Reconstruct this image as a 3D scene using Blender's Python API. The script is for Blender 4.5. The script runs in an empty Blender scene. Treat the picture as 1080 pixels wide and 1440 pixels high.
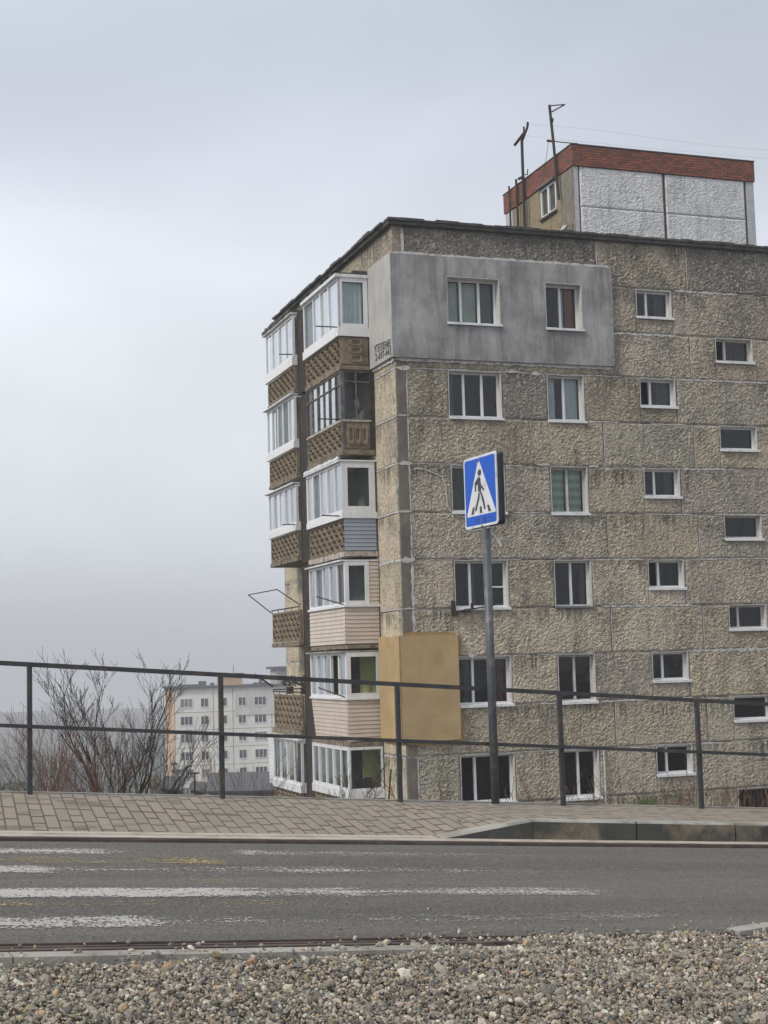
import bpy, bmesh, math, random
import numpy as np
from mathutils import Vector, Matrix
R = math.radians
SC = bpy.context.scene
COL = SC.collection
random.seed(7)

# ------------------------------------------------------------------ camera
FPX = 2088.0                       # focal length in pixels of the 1080 x 1440 picture (50 mm equivalent)
PITCH, ROLL = R(5.7394), R(-1.5674)
fw = Vector((0, math.cos(PITCH), math.sin(PITCH)))
r0 = Vector((1, 0, 0)); u0 = r0.cross(fw)
rt = r0*math.cos(ROLL) + u0*math.sin(ROLL)
up = -r0*math.sin(ROLL) + u0*math.cos(ROLL)
cam_d = bpy.data.cameras.new('camera'); cam = bpy.data.objects.new('camera', cam_d); COL.objects.link(cam)
cam.matrix_world = Matrix(((rt.x, up.x, -fw.x, 0), (rt.y, up.y, -fw.y, 0), (rt.z, up.z, -fw.z, 0), (0, 0, 0, 1)))
cam_d.sensor_fit = 'VERTICAL'; cam_d.sensor_height = 36.0; cam_d.lens = FPX/1440*36.0
cam_d.clip_start = 0.1; cam_d.clip_end = 6000
SC.camera = cam

def at(px, py, depth):             # world point seen at a place of the photograph, at this distance north
    d = fw + rt*((px-540)/FPX) - up*((py-720)/FPX)
    return d*(depth/d.y)

# ------------------------------------------------------------------ light
SUN_AZ, SUN_EL = -128.0, 40.0      # azimuth from +Y (north) clockwise, degrees
w = bpy.data.worlds.new('World'); SC.world = w; w.use_nodes = True
nt = w.node_tree; nt.nodes.clear()
def wn(t, **k):
    n = nt.nodes.new(t)
    for a, b in k.items(): setattr(n, a, b)
    return n
sky = wn('ShaderNodeTexSky', sky_type='NISHITA', sun_disc=False)
sky.sun_elevation = R(SUN_EL); sky.sun_rotation = R(SUN_AZ); sky.air_density = 1.0; sky.dust_density = 3.0
tc = wn('ShaderNodeTexCoord'); sep = wn('ShaderNodeSeparateXYZ'); nt.links.new(tc.outputs['Generated'], sep.inputs[0])
mp = wn('ShaderNodeMapping'); mp.inputs['Scale'].default_value = (1.0, 1.0, 2.6); mp.inputs['Location'].default_value = (3.1, 1.2, 0.35)
nt.links.new(tc.outputs['Generated'], mp.inputs[0])
no = wn('ShaderNodeTexNoise'); no.inputs['Scale'].default_value = 2.6; no.inputs['Detail'].default_value = 3.5; no.inputs['Roughness'].default_value = 0.42
no.inputs['Distortion'].default_value = 0.35
nt.links.new(mp.outputs[0], no.inputs[0])
ramp = wn('ShaderNodeValToRGB')    # overcast brightness by height above the horizon
cr = ramp.color_ramp; cr.interpolation = 'B_SPLINE'
stops = [(0.0, (4.2, 4.4, 4.85)), (0.05, (4.6, 4.8, 5.25)), (0.10, (5.2, 5.42, 5.85)), (0.17, (6.0, 6.2, 6.55)), (0.25, (6.1, 6.35, 6.8)), (0.34, (4.7, 5.0, 5.6)), (0.45, (3.9, 4.3, 5.0)), (0.7, (5.8, 5.9, 6.1)), (1.0, (7.0, 7.0, 7.1))]
while len(cr.elements) < len(stops): cr.elements.new(0.5)
for e, (p, c) in zip(cr.elements, stops):
    e.position = p; e.color = tuple(x/10 for x in c) + (1,)
nt.links.new(sep.outputs['Z'], ramp.inputs[0])
r2 = wn('ShaderNodeMapRange'); r2.inputs['From Min'].default_value = 0.3; r2.inputs['From Max'].default_value = 0.7
r2.inputs['To Min'].default_value = 8.7; r2.inputs['To Max'].default_value = 11.3
nt.links.new(no.outputs['Fac'], r2.inputs['Value'])
mul = wn('ShaderNodeVectorMath', operation='SCALE'); nt.links.new(ramp.outputs[0], mul.inputs[0]); nt.links.new(r2.outputs[0], mul.inputs['Scale'])
# brighter part of the overcast toward the hidden sun (west / left)
dotn = wn('ShaderNodeVectorMath', operation='DOT_PRODUCT'); dotn.inputs[1].default_value = (-0.80, -0.25, 0.55)
nt.links.new(tc.outputs['Generated'], dotn.inputs[0])
r3 = wn('ShaderNodeMapRange'); r3.inputs['From Min'].default_value = -1; r3.inputs['From Max'].default_value = 1.0
r3.inputs['To Min'].default_value = 0.82; r3.inputs['To Max'].default_value = 1.20
nt.links.new(dotn.outputs['Value'], r3.inputs['Value'])
mul2 = wn('ShaderNodeVectorMath', operation='SCALE'); nt.links.new(mul.outputs[0], mul2.inputs[0]); nt.links.new(r3.outputs[0], mul2.inputs['Scale'])
mx = wn('ShaderNodeMix', data_type='RGBA'); mx.inputs['Factor'].default_value = 0.93
nt.links.new(sky.outputs[0], mx.inputs['A']); nt.links.new(mul2.outputs[0], mx.inputs['B'])
bg = wn('ShaderNodeBackground'); bg.inputs['Strength'].default_value = 0.1
nt.links.new(mx.outputs['Result'], bg.inputs['Color'])
wo = wn('ShaderNodeOutputWorld'); nt.links.new(bg.outputs[0], wo.inputs['Surface'])
sd = bpy.data.lights.new('sun', 'SUN'); so = bpy.data.objects.new('sun', sd); COL.objects.link(so)
sd.energy = 1.5; sd.angle = R(10); sd.color = (1.0, 0.93, 0.82)
az = R(SUN_AZ); sdir = Vector((math.sin(az)*math.cos(R(SUN_EL)), math.cos(az)*math.cos(R(SUN_EL)), math.sin(R(SUN_EL))))
so.rotation_euler = sdir.to_track_quat('Z', 'Y').to_euler()
SC.view_settings.view_transform = 'Standard'; SC.view_settings.look = 'None'
SC.view_settings.gamma = 1.0; SC.view_settings.exposure = 0.55
HAZE = 0.0011

# ------------------------------------------------------------------ materials
def newmat(name):
    m = bpy.data.materials.new(name); m.use_nodes = True
    t = m.node_tree; b = t.nodes['Principled BSDF']
    return m, t, b
def nd(t, typ, ins=None, **k):
    n = t.nodes.new(typ)
    for a, b in k.items(): setattr(n, a, b)
    for a, b in (ins or {}).items():
        if isinstance(b, bpy.types.NodeSocket): t.links.new(b, n.inputs[a])
        else: n.inputs[a].default_value = b
    return n
def coords(t, scale=(1, 1, 1), loc=(0, 0, 0), rot=(0, 0, 0)):
    c = nd(t, 'ShaderNodeTexCoord')
    return nd(t, 'ShaderNodeMapping', {'Vector': c.outputs['Object'], 'Scale': scale, 'Location': loc, 'Rotation': rot}).outputs[0]
def noise(t, v, s, d=4, r=0.55, dist=0.0):
    return nd(t, 'ShaderNodeTexNoise', {'Vector': v, 'Scale': s, 'Detail': d, 'Roughness': r, 'Distortion': dist}).outputs['Fac']
def mrange(t, v, a, b, c=0.0, d=1.0):
    return nd(t, 'ShaderNodeMapRange', {'Value': v, 'From Min': a, 'From Max': b, 'To Min': c, 'To Max': d}).outputs[0]
def mix(t, f, a, b, mode='MIX'):
    n = nd(t, 'ShaderNodeMix', data_type='RGBA', blend_type=mode)
    for k, v in (('Factor', f), ('A', a), ('B', b)):
        if isinstance(v, bpy.types.NodeSocket): t.links.new(v, n.inputs[k])
        else: n.inputs[k].default_value = v if k == 'Factor' else (tuple(v)+(1,))[:4]
    return n.outputs['Result']
def bump(t, b, h, dist, strength=1.0):
    n = nd(t, 'ShaderNodeBump', {'Height': h, 'Distance': dist, 'Strength': strength})
    t.links.new(n.outputs[0], b.inputs['Normal'])
def math2(t, op, a, b):
    n = nd(t, 'ShaderNodeMath', operation=op)
    for i, v in enumerate((a, b)):
        if isinstance(v, bpy.types.NodeSocket): t.links.new(v, n.inputs[i])
        else: n.inputs[i].default_value = v
    return n.outputs[0]

def simple(name, col, rough=0.7, metal=0.0, var=0.15, vs=6.0, bd=0.0, bs=40.0, spec=0.5, dirt=None, streak=0.0):
    m, t, b = newmat(name)
    v = coords(t)
    f = mrange(t, noise(t, v, vs, 5), 0.3, 0.7)
    lo = tuple(c*(1-var) for c in col); hi = tuple(min(1, c*(1+var)) for c in col)
    c = mix(t, f, lo, hi)
    if dirt:
        c = mix(t, mrange(t, noise(t, v, dirt[1], 6, 0.65), 0.5, 0.68), c, dirt[0])
    if streak:
        sv = coords(t, (7, 7, 0.5))
        c = mix(t, math2(t, 'MULTIPLY', mrange(t, noise(t, sv, 1.6, 5, 0.6), 0.45, 0.75), streak), c, tuple(x*0.35 for x in col))
    t.links.new(c, b.inputs['Base Color'])
    b.inputs['Roughness'].default_value = rough; b.inputs['Metallic'].default_value = metal
    b.inputs['Specular IOR Level'].default_value = spec
    if bd: bump(t, b, noise(t, v, bs, 5, 0.6), bd)
    return m

def render_mat(name, bumpd=0.02, sc=18.0, dark=0.6):
    """coarse dashed concrete render; the panel's own colour comes from the 'tint' attribute"""
    m, t, b = newmat(name)
    a = nd(t, 'ShaderNodeAttribute', attribute_name='tint').outputs['Color']
    v = coords(t)
    big = mrange(t, noise(t, v, 0.6, 4, 0.6), 0.36, 0.66)
    c = mix(t, big, mix(t, 0.35, a, (0.18, 0.17, 0.155)), a)
    sv = coords(t, (3.2, 3.2, 0.35))
    st = mrange(t, noise(t, sv, 1.1, 7, 0.70), 0.50, 0.72)
    c = mix(t, math2(t, 'MULTIPLY', st, dark), c, (0.085, 0.08, 0.072))
    blk = mrange(t, noise(t, coords(t, (1, 1, 0.8), loc=(1, 5, 3)), 0.9, 7, 0.72), 0.55, 0.70)
    c = mix(t, math2(t, 'MULTIPLY', blk, 0.62), c, (0.07, 0.068, 0.062))
    pale = mrange(t, noise(t, coords(t, loc=(5, 2, 9)), 1.5, 6, 0.68), 0.54, 0.72)
    c = mix(t, math2(t, 'MULTIPLY', pale, 0.40), c, (0.46, 0.44, 0.39))
    up_g = mrange(t, nd(t, 'ShaderNodeSeparateXYZ', {0: nd(t, 'ShaderNodeTexCoord').outputs['Object']}).outputs['Z'], 3.0, 12.5)
    soot = mrange(t, math2(t, 'ADD', noise(t, coords(t, (1, 1, 0.55), loc=(7, 3, 2)), 0.8, 8, 0.7), math2(t, 'MULTIPLY', up_g, 0.14)), 0.50, 0.70)
    c = mix(t, math2(t, 'MULTIPLY', soot, 0.58), c, (0.095, 0.092, 0.086))
    gr = noise(t, v, 17, 6, 0.8)
    c = mix(t, mrange(t, gr, 0.38, 0.56), mix(t, 0.45, c, (0.08, 0.07, 0.06)), c)  # shade of the roughcast pits put into the colour as dark grain
    vor = nd(t, 'ShaderNodeTexVoronoi', {'Vector': v, 'Scale': 19.0, 'Randomness': 1.0})
    sp = nd(t, 'ShaderNodeSeparateXYZ', {0: vor.outputs['Color']}).outputs['X']
    c = mix(t, mrange(t, sp, 0.70, 0.95, 0.0, 0.40), c, (0.60, 0.56, 0.47)); c = mix(t, mrange(t, sp, 0.25, 0.05, 0.0, 0.42), c, (0.10, 0.09, 0.078))
    # rain drips hanging from the horizontal joints
    zz = nd(t, 'ShaderNodeSeparateXYZ', {0: nd(t, 'ShaderNodeTexCoord').outputs['Object']}).outputs['Z']
    fz = math2(t, 'FRACT', math2(t, 'DIVIDE', math2(t, 'SUBTRACT', 37.87, zz), 1.35), 0)
    dn = mrange(t, noise(t, coords(t, (1, 1, 0.06)), 9.0, 4, 0.7), 0.40, 0.70, 0.0, 0.85)
    where = mrange(t, noise(t, coords(t, loc=(2, 8, 1)), 0.7, 3), 0.40, 0.62)
    dm = math2(t, 'MULTIPLY', mrange(t, math2(t, 'SUBTRACT', dn, fz), 0.0, 0.25), where)
    c = mix(t, math2(t, 'MULTIPLY', dm, 0.75), c, (0.065, 0.062, 0.056))
    t.links.new(c, b.inputs['Base Color']); b.inputs['Roughness'].default_value = 0.95
    b.inputs['Specular IOR Level'].default_value = 0.15
    bump(t, b, noise(t, v, sc, 5, 0.7, 0.5), bumpd)
    return m

M = {}
M['render'] = render_mat('coarse_render')
M['tan'] = render_mat('tan_pitted_render', 0.012, 25.0, 0.35)
M['white_rough'] = None
def whiterough():
    m, t, b = newmat('whitewashed_render')
    v = coords(t)
    c = mix(t, mrange(t, noise(t, v, 0.9, 5, 0.65), 0.35, 0.7), (0.58, 0.59, 0.60), (0.74, 0.75, 0.76))
    c = mix(t, mrange(t, noise(t, coords(t, (4, 4, .5)), 1.2, 5, 0.65), 0.52, 0.75), c, (0.30, 0.31, 0.335))
    c = mix(t, mrange(t, noise(t, v, 20, 3, 0.7), 0.38, 0.56), mix(t, 0.45, c, (0.14, 0.14, 0.14)), c)
    t.links.new(c, b.inputs['Base Color']); b.inputs['Roughness'].default_value = 0.9
    n1 = math2(t, 'ABSOLUTE', math2(t, 'SUBTRACT', noise(t, v, 5.5, 3, 0.6, 1.0), 0.5), 0)
    bump(t, b, noise(t, v, 20, 4, 0.65), 0.02)
    return m
M['white_rough'] = whiterough()
def mortar():
    m, t, b = newmat('pale_joint_sealant')
    v = coords(t)
    c = mix(t, mrange(t, noise(t, v, 1.7, 5, 0.7), 0.40, 0.60), (0.075, 0.07, 0.062), (0.40, 0.39, 0.37))
    c = mix(t, mrange(t, noise(t, v, 9, 3, 0.7), 0.52, 0.7), c, (0.06, 0.055, 0.05))
    t.links.new(c, b.inputs['Base Color']); b.inputs['Roughness'].default_value = 0.9
    bump(t, b, noise(t, v, 30, 4), 0.01)
    return m
M['mortar'] = mortar()
M['seal'] = simple('white_sealant', (0.50, 0.49, 0.48), 0.8, var=0.2, vs=5, bd=0.008, bs=30, dirt=((0.2, 0.19, 0.17), 7))
def insulation():
    m, t, b = newmat('grey_insulation_plaster')
    v = coords(t); geo = nd(t, 'ShaderNodeNewGeometry')
    c = mix(t, mrange(t, noise(t, v, 0.9, 5, 0.6), 0.36, 0.66), (0.19, 0.192, 0.195), (0.37, 0.375, 0.38))
    st = mrange(t, noise(t, coords(t, (3.4, 3.4, 0.35)), 1.3, 7, 0.7), 0.46, 0.70)
    c = mix(t, math2(t, 'MULTIPLY', st, 0.75), c, (0.10, 0.10, 0.105))
    dk = mrange(t, noise(t, coords(t, (1.5, 1.5, 0.9), loc=(9, 1, 4)), 1.1, 8, 0.72), 0.54, 0.70)
    c = mix(t, math2(t, 'MULTIPLY', dk, 0.6), c, (0.13, 0.13, 0.13))
    lt = mrange(t, noise(t, coords(t, (2.2, 2.2, 1.0), loc=(3, 7, 1)), 1.6, 7, 0.75), 0.55, 0.75)
    c = mix(t, math2(t, 'MULTIPLY', lt, 0.5), c, (0.46, 0.465, 0.47))
    sx = nd(t, 'ShaderNodeSeparateXYZ', {0: nd(t, 'ShaderNodeTexCoord').outputs['Object']})
    inx = math2(t, 'MULTIPLY', mrange(t, sx.outputs['X'], 4.45, 4.75), mrange(t, sx.outputs['X'], 6.05, 5.75))
    inz = math2(t, 'MULTIPLY', mrange(t, sx.outputs['Z'], 9.48, 9.40), mrange(t, sx.outputs['Z'], 8.6, 9.3))
    dr = math2(t, 'MULTIPLY', math2(t, 'MULTIPLY', inx, inz), mrange(t, noise(t, coords(t, (8, 8, 0.7)), 1.4, 4, 0.7), 0.36, 0.62))
    c = mix(t, math2(t, 'MULTIPLY', dr, 0.7), c, (0.095, 0.095, 0.095))
    brd = mrange(t, noise(t, coords(t, (0.6, 0.6, 0.6), loc=(4, 4, 4)), 14, 6, 0.8), 0.62, 0.72)
    c = mix(t, math2(t, 'MULTIPLY', brd, 0.5), c, (0.50, 0.50, 0.50))
    t.links.new(c, b.inputs['Base Color']); b.inputs['Roughness'].default_value = 0.85
    bump(t, b, noise(t, v, 12, 5, 0.6), 0.006)
    return m
M['insul'] = insulation()
M['insul_side'] = simple('pale_insulation_plaster', (0.40, 0.395, 0.385), 0.85, var=0.15, vs=1.2, bd=0.004, bs=14, streak=0.30)
M['orange'] = simple('ochre_plaster', (0.40, 0.29, 0.15), 0.8, var=0.14, vs=1.1, bd=0.012, bs=5, dirt=((0.36, 0.245, 0.11), 1.6))
M['ochre_smear'] = simple('ochre_smear', (0.30, 0.20, 0.075), 0.85, var=0.25, vs=6, bd=0.02, bs=18)
M['strip'] = simple('dark_smooth_concrete', (0.145, 0.13, 0.112), 0.85, var=0.28, vs=2.2, bd=0.005, bs=20, streak=0.5)
M['pvc_old'] = simple('yellowed_frame', (0.50, 0.49, 0.46), 0.5, var=0.12, vs=4, dirt=((0.30, 0.28, 0.25), 5))
M['pvc'] = simple('white_plastic_frame', (0.70, 0.71, 0.73), 0.35, var=0.06, vs=3, streak=0.25)
M['reveal'] = simple('painted_reveal', (0.50, 0.50, 0.49), 0.8, var=0.15, vs=6, bd=0.004, dirt=((0.28, 0.27, 0.25), 6))
M['tin'] = simple('white_tin_sill', (0.68, 0.70, 0.73), 0.4, var=0.08, vs=2, dirt=((0.45, 0.45, 0.44), 4))
M['tin_grey'] = simple('grey_tin', (0.16, 0.17, 0.185), 0.45, 0.4, var=0.15)
M['rotwood'] = simple('old_dark_wood', (0.095, 0.085, 0.075), 0.8, var=0.35, vs=8, dirt=((0.22, 0.2, 0.18), 7))
M['roofing'] = simple('bitumen_roofing', (0.045, 0.045, 0.043), 0.8, var=0.35, vs=3, bd=0.02, bs=8, dirt=((0.10, 0.11, 0.085), 2.5))
M['slab'] = simple('mossy_concrete_slab', (0.20, 0.17, 0.125), 0.95, var=0.3, vs=4, bd=0.03, bs=14, dirt=((0.07, 0.06, 0.045), 4.5))
M['slab_flake'] = simple('flaking_painted_slab', (0.42, 0.38, 0.34), 0.9, var=0.25, vs=5, bd=0.03, bs=16, dirt=((0.16, 0.08, 0.045), 4.5))
M['lattice'] = simple('brown_cast_concrete', (0.20, 0.16, 0.108), 0.9, var=0.25, vs=2.5, bd=0.008, bs=30, dirt=((0.12, 0.095, 0.065), 3.0))
M['lattice_shade'] = simple('shaded_recess_concrete', (0.085, 0.068, 0.048), 0.95, var=0.25)  # lattice colour darkened: the shade inside the pits is put into the colour
M['rust'] = simple('rusty_steel', (0.024, 0.017, 0.015), 0.85, var=0.4, vs=6, dirt=((0.07, 0.036, 0.024), 5))
M['rust_dark'] = simple('dark_rusty_sheet', (0.022, 0.016, 0.015), 0.9, var=0.4, vs=3)
M['dark_metal'] = simple('dark_grey_painted_steel', (0.040, 0.045, 0.052), 0.45, 0.2, var=0.2, vs=8, dirt=((0.10, 0.075, 0.055), 7), spec=0.5)
M['rail_top'] = M['dark_metal']
M['pole'] = simple('grey_painted_pole', (0.075, 0.085, 0.10), 0.5, 0.2, var=0.1, vs=5, dirt=((0.17, 0.16, 0.15), 9))
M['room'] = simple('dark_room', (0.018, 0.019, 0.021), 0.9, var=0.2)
M['room_green'] = simple('yellow_green_wall', (0.36, 0.37, 0.13), 0.8, var=0.06)
M['room_grey'] = simple('grey_balcony_wall', (0.20, 0.205, 0.20), 0.8, var=0.15)
def plain(name, col, rough=0.8):
    return simple(name, col, rough, var=0.10, vs=3)
M['c_white'] = plain('white_net_curtain', (0.34, 0.36, 0.375))
M['c_grey'] = plain('grey_curtain', (0.17, 0.175, 0.18))
M['c_sage'] = plain('sage_blind', (0.56, 0.60, 0.53))
M['c_blue'] = plain('pale_blue_curtain', (0.66, 0.72, 0.73))
M['c_red'] = plain('red_curtain', (0.36, 0.10, 0.07))
M['c_brown'] = plain('rust_brown_curtain', (0.16, 0.05, 0.03))
M['c_teal'] = plain('teal_curtain', (0.05, 0.085, 0.088))
def blinds():
    m, t, b = newmat('green_slatted_blind')
    v = coords(t)
    wv = nd(t, 'ShaderNodeTexWave', {'Vector': v, 'Scale': 1.3, 'Distortion': 0.2}, wave_type='BANDS', bands_direction='Z').outputs['Fac']
    t.links.new(mix(t, wv, (0.30, 0.42, 0.34), (0.55, 0.66, 0.58)), b.inputs['Base Color'])
    return m
M['c_green'] = blinds()
def glass(name, tr, gl, rough=0.03):
    m, t, b = newmat(name); t.nodes.remove(b)
    out = [n for n in t.nodes if n.type == 'OUTPUT_MATERIAL'][0]
    fr = nd(t, 'ShaderNodeFresnel', {'IOR': 1.5}).outputs[0]
    f = math2(t, 'MINIMUM', math2(t, 'MULTIPLY', fr, gl), 1.0)
    v = coords(t)
    bn = nd(t, 'ShaderNodeBump', {'Height': noise(t, v, 1.4, 2), 'Distance': 0.012})
    T = nd(t, 'ShaderNodeBsdfTransparent', {'Color': tr + (1,)})
    G = nd(t, 'ShaderNodeBsdfGlossy', {'Color': (0.92, 0.96, 1.0, 1), 'Roughness': rough, 'Normal': bn.outputs[0]})
    mx_ = nd(t, 'ShaderNodeMixShader', {'Fac': f}); t.links.new(T.outputs[0], mx_.inputs[1]); t.links.new(G.outputs[0], mx_.inputs[2])
    t.links.new(mx_.outputs[0], out.inputs['Surface'])
    return m
M['glass'] = glass('window_glass', (0.84, 0.88, 0.88), 0.95)
M['glass_bal'] = glass('balcony_glass', (0.80, 0.86, 0.88), 0.62)
def siding(name, col, pitch=0.12):
    m, t, b = newmat(name)
    c_ = nd(t, 'ShaderNodeTexCoord'); z = nd(t, 'ShaderNodeSeparateXYZ', {0: c_.outputs['Object']}).outputs['Z']
    fr = math2(t, 'FRACT', math2(t, 'DIVIDE', z, pitch), 0)
    v = coords(t)
    cc = mix(t, mrange(t, noise(t, v, 2, 4), 0.3, 0.7), tuple(x*0.9 for x in col), tuple(x*1.08 for x in col))
    t.links.new(cc, b.inputs['Base Color']); b.inputs['Roughness'].default_value = 0.5
    return m
M['sid_beige'] = siding('beige_vinyl_siding', (0.53, 0.46, 0.39))
M['sid_blue'] = siding('blue_grey_siding', (0.27, 0.31, 0.37))
M['sid_white'] = siding('white_siding', (0.62, 0.62, 0.62))
def brick():
    m, t, b = newmat('red_brick')
    c_ = nd(t, 'ShaderNodeTexCoord').outputs['Object']
    s = nd(t, 'ShaderNodeSeparateXYZ', {0: c_})
    x = math2(t, 'ADD', s.outputs['X'], s.outputs['Y'])
    cb = nd(t, 'ShaderNodeCombineXYZ', {0: x, 1: s.outputs['Z'], 2: 0.0}).outputs[0]
    br = nd(t, 'ShaderNodeTexBrick', {'Vector': cb, 'Color1': (0.30, 0.088, 0.045, 1), 'Color2': (0.12, 0.040, 0.028, 1), 'Mortar': (0.035, 0.025, 0.022, 1), 'Scale': 1.0, 'Mortar Size': 0.011, 'Brick Width': 0.26, 'Row Height': 0.085, 'Bias': -0.1})
    c = mix(t, mrange(t, noise(t, coords(t), 2.0, 5, 0.65), 0.48, 0.72), br.outputs['Color'], (0.085, 0.06, 0.05))
    c = mix(t, mrange(t, noise(t, coords(t), 6, 3), 0.58, 0.75), c, (0.26, 0.09, 0.05))
    t.links.new(c, b.inputs['Base Color']); b.inputs['Roughness'].default_value = 0.9
    bump(t, b, br.outputs['Fac'], -0.012)
    return m
M['brick'] = brick()
def asphalt():
    m, t, b = newmat('asphalt')
    v = coords(t)
    f = noise(t, coords(t, (1, 0.5, 1)), 60, 4, 0.9)
    c = mix(t, mrange(t, f, 0.35, 0.68), (0.045, 0.043, 0.040), (0.245, 0.235, 0.215))
    c = mix(t, mrange(t, noise(t, coords(t, (0.12, 1.3, 1)), 1.3, 6, 0.65), 0.38, 0.66), mix(t, 0.30, c, (0.06, 0.058, 0.055)), mix(t, 0.35, c, (0.19, 0.182, 0.165)))
    wh = mrange(t, noise(t, coords(t, (1, 0.5, 1)), 80, 2, 0.6), 0.66, 0.72)
    c = mix(t, wh, c, (0.42, 0.40, 0.37))
    t.links.new(c, b.inputs['Base Color']); b.inputs['Roughness'].default_value = 0.9
    b.inputs['Specular IOR Level'].default_value = 0.3
    bump(t, b, noise(t, v, 110, 4, 0.7), 0.012)
    return m
M['asphalt'] = asphalt()
def paint(name, col, lo, hi):
    m, t, b = newmat(name)
    a = nd(t, 'ShaderNodeAttribute', attribute_name='wear').outputs['Fac']
    v = coords(t)
    n = math2(t, 'ADD', math2(t, 'MULTIPLY', noise(t, coords(t, (1, 0.42, 1)), 60, 4, 0.8), 0.72), math2(t, 'MULTIPLY', noise(t, coords(t, (1.0, 4, 1)), 3.0, 5, 0.65), 0.28))
    f = mrange(t, math2(t, 'SUBTRACT', n, a), lo, hi)
    out = [x for x in t.nodes if x.type == 'OUTPUT_MATERIAL'][0]
    t.links.new(mix(t, mrange(t, noise(t, v, 60, 3), 0.3, 0.7), tuple(x*0.8 for x in col), col), b.inputs['Base Color']); b.inputs['Roughness'].default_value = 0.8
    T = nd(t, 'ShaderNodeBsdfTransparent'); mx_ = nd(t, 'ShaderNodeMixShader', {'Fac': f})
    t.links.new(T.outputs[0], mx_.inputs[1]); t.links.new(b.outputs[0], mx_.inputs[2]); t.links.new(mx_.outputs[0], out.inputs['Surface'])
    return m
M['paint_white'] = paint('worn_white_road_paint', (0.43, 0.42, 0.39), -0.015, 0.05)
M['paint_yellow'] = paint('worn_yellow_road_paint', (0.42, 0.33, 0.15), -0.03, 0.05)
def pavers():
    m, t, b = newmat('concrete_pavers')
    v = nd(t, 'ShaderNodeMapping', {'Vector': coords(t, rot=(0, 0, R(-96.5))), 'Scale': (0.25, 1, 1)}).outputs[0]
    br = nd(t, 'ShaderNodeTexBrick', {'Vector': v, 'Color1': (0.30, 0.25, 0.19, 1), 'Color2': (0.235, 0.205, 0.165, 1), 'Mortar': (0.05, 0.042, 0.033, 1), 'Scale': 1.0, 'Mortar Size': 0.0062, 'Brick Width': 0.13, 'Row Height': 0.100, 'Bias': 0.0}, offset=0.37, squash=0.55, squash_frequency=3)
    c = mix(t, mrange(t, noise(t, coords(t), 1.1, 5, 0.6), 0.35, 0.7), br.outputs['Color'], mix(t, 0.4, br.outputs['Color'], (0.27, 0.25, 0.22)))
    c = mix(t, mrange(t, noise(t, coords(t), 45, 3, 0.7), 0.4, 0.7), mix(t, 0.25, c, (0.08, 0.07, 0.06)), c)
    damp = mrange(t, noise(t, coords(t, (1.0, 2.4, 1), loc=(2.3, 4.9, 0)), 1.15, 5, 0.6), 0.58, 0.64)
    c = mix(t, math2(t, 'MULTIPLY', damp, 0.65), c, (0.10, 0.082, 0.06))
    t.links.new(c, b.inputs['Base Color']); b.inputs['Roughness'].default_value = 0.9
    bump(t, b, math2(t, 'ADD', math2(t, 'MULTIPLY', br.outputs['Fac'], -1.0), math2(t, 'MULTIPLY', noise(t, coords(t), 60, 3), 0.25)), 0.012)
    return m
M['pavers'] = pavers()
M['kerb'] = simple('kerb_concrete', (0.30, 0.29, 0.265), 0.9, var=0.18, vs=4, bd=0.004, bs=60, dirt=((0.16, 0.15, 0.13), 3))
M['kerb_strip'] = simple('sandy_kerb_strip', (0.40, 0.36, 0.31), 0.95, var=0.15, vs=5, bd=0.004, bs=50, dirt=((0.24, 0.21, 0.17), 4))
M['kerb_dirty'] = simple('dirty_kerb_face', (0.056, 0.058, 0.053), 0.9, var=0.3, vs=2.5, bd=0.004, bs=50, dirt=((0.24, 0.20, 0.14), 1.7))
M['iron'] = simple('rusty_channel_iron', (0.075, 0.055, 0.047), 0.75, 0.2, var=0.35, vs=4, bd=0.003, bs=60, dirt=((0.12, 0.10, 0.09), 5))
M['soil'] = simple('bare_soil', (0.11, 0.09, 0.065), 1.0, var=0.4, vs=1.0, bd=0.05, bs=4)
M['land'] = simple('wooded_hillside', (0.055, 0.052, 0.045), 1.0, var=0.5, vs=0.03, bd=0.6, bs=0.4)
M['gravel_bed'] = simple('gravel_bed', (0.10, 0.09, 0.078), 1.0, var=0.4, vs=40, bd=0.01, bs=90)
M['bark'] = simple('dark_bark', (0.045, 0.036, 0.031), 0.9, var=0.3, vs=10)
M['bark_red'] = simple('reddish_bark', (0.15, 0.085, 0.062), 0.9, var=0.3, vs=10)
M['weed'] = simple('dry_weed_stem', (0.13, 0.075, 0.05), 0.9, var=0.35, vs=10)
M['green'] = simple('green_leaf', (0.075, 0.11, 0.035), 0.8, var=0.35, vs=8)
M['olive'] = simple('olive_leaf', (0.06, 0.08, 0.05), 0.9, var=0.35, vs=2)
M['blue'] = simple('sign_blue', (0.010, 0.095, 0.52), 0.45, var=0.05, vs=3, spec=0.2)
M['sign_white'] = simple('sign_white', (0.62, 0.64, 0.69), 0.35, var=0.06, vs=6, dirt=((0.45, 0.46, 0.48), 8))
M['sign_black'] = simple('sign_black', (0.022, 0.018, 0.024), 0.4, var=0.1)
M['sign_side'] = simple('dark_sign_box', (0.035, 0.04, 0.048), 0.4, 0.3, var=0.25, vs=5)
M['stencil'] = simple('black_stencil_paint', (0.035, 0.035, 0.037), 0.9, var=0.3, vs=20)
M['far_wall'] = simple('pale_far_wall', (0.80, 0.78, 0.72), 0.9, var=0.10, vs=0.25, streak=0.35)
M['far_grey'] = simple('grey_far_insulation', (0.60, 0.60, 0.57), 0.9, var=0.12, vs=0.3, streak=0.4)
M['far_peach'] = simple('peach_gable', (0.52, 0.34, 0.21), 0.9, var=0.08, vs=0.3)
M['far_joint'] = simple('dark_panel_joint', (0.13, 0.13, 0.125), 0.9)
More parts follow.
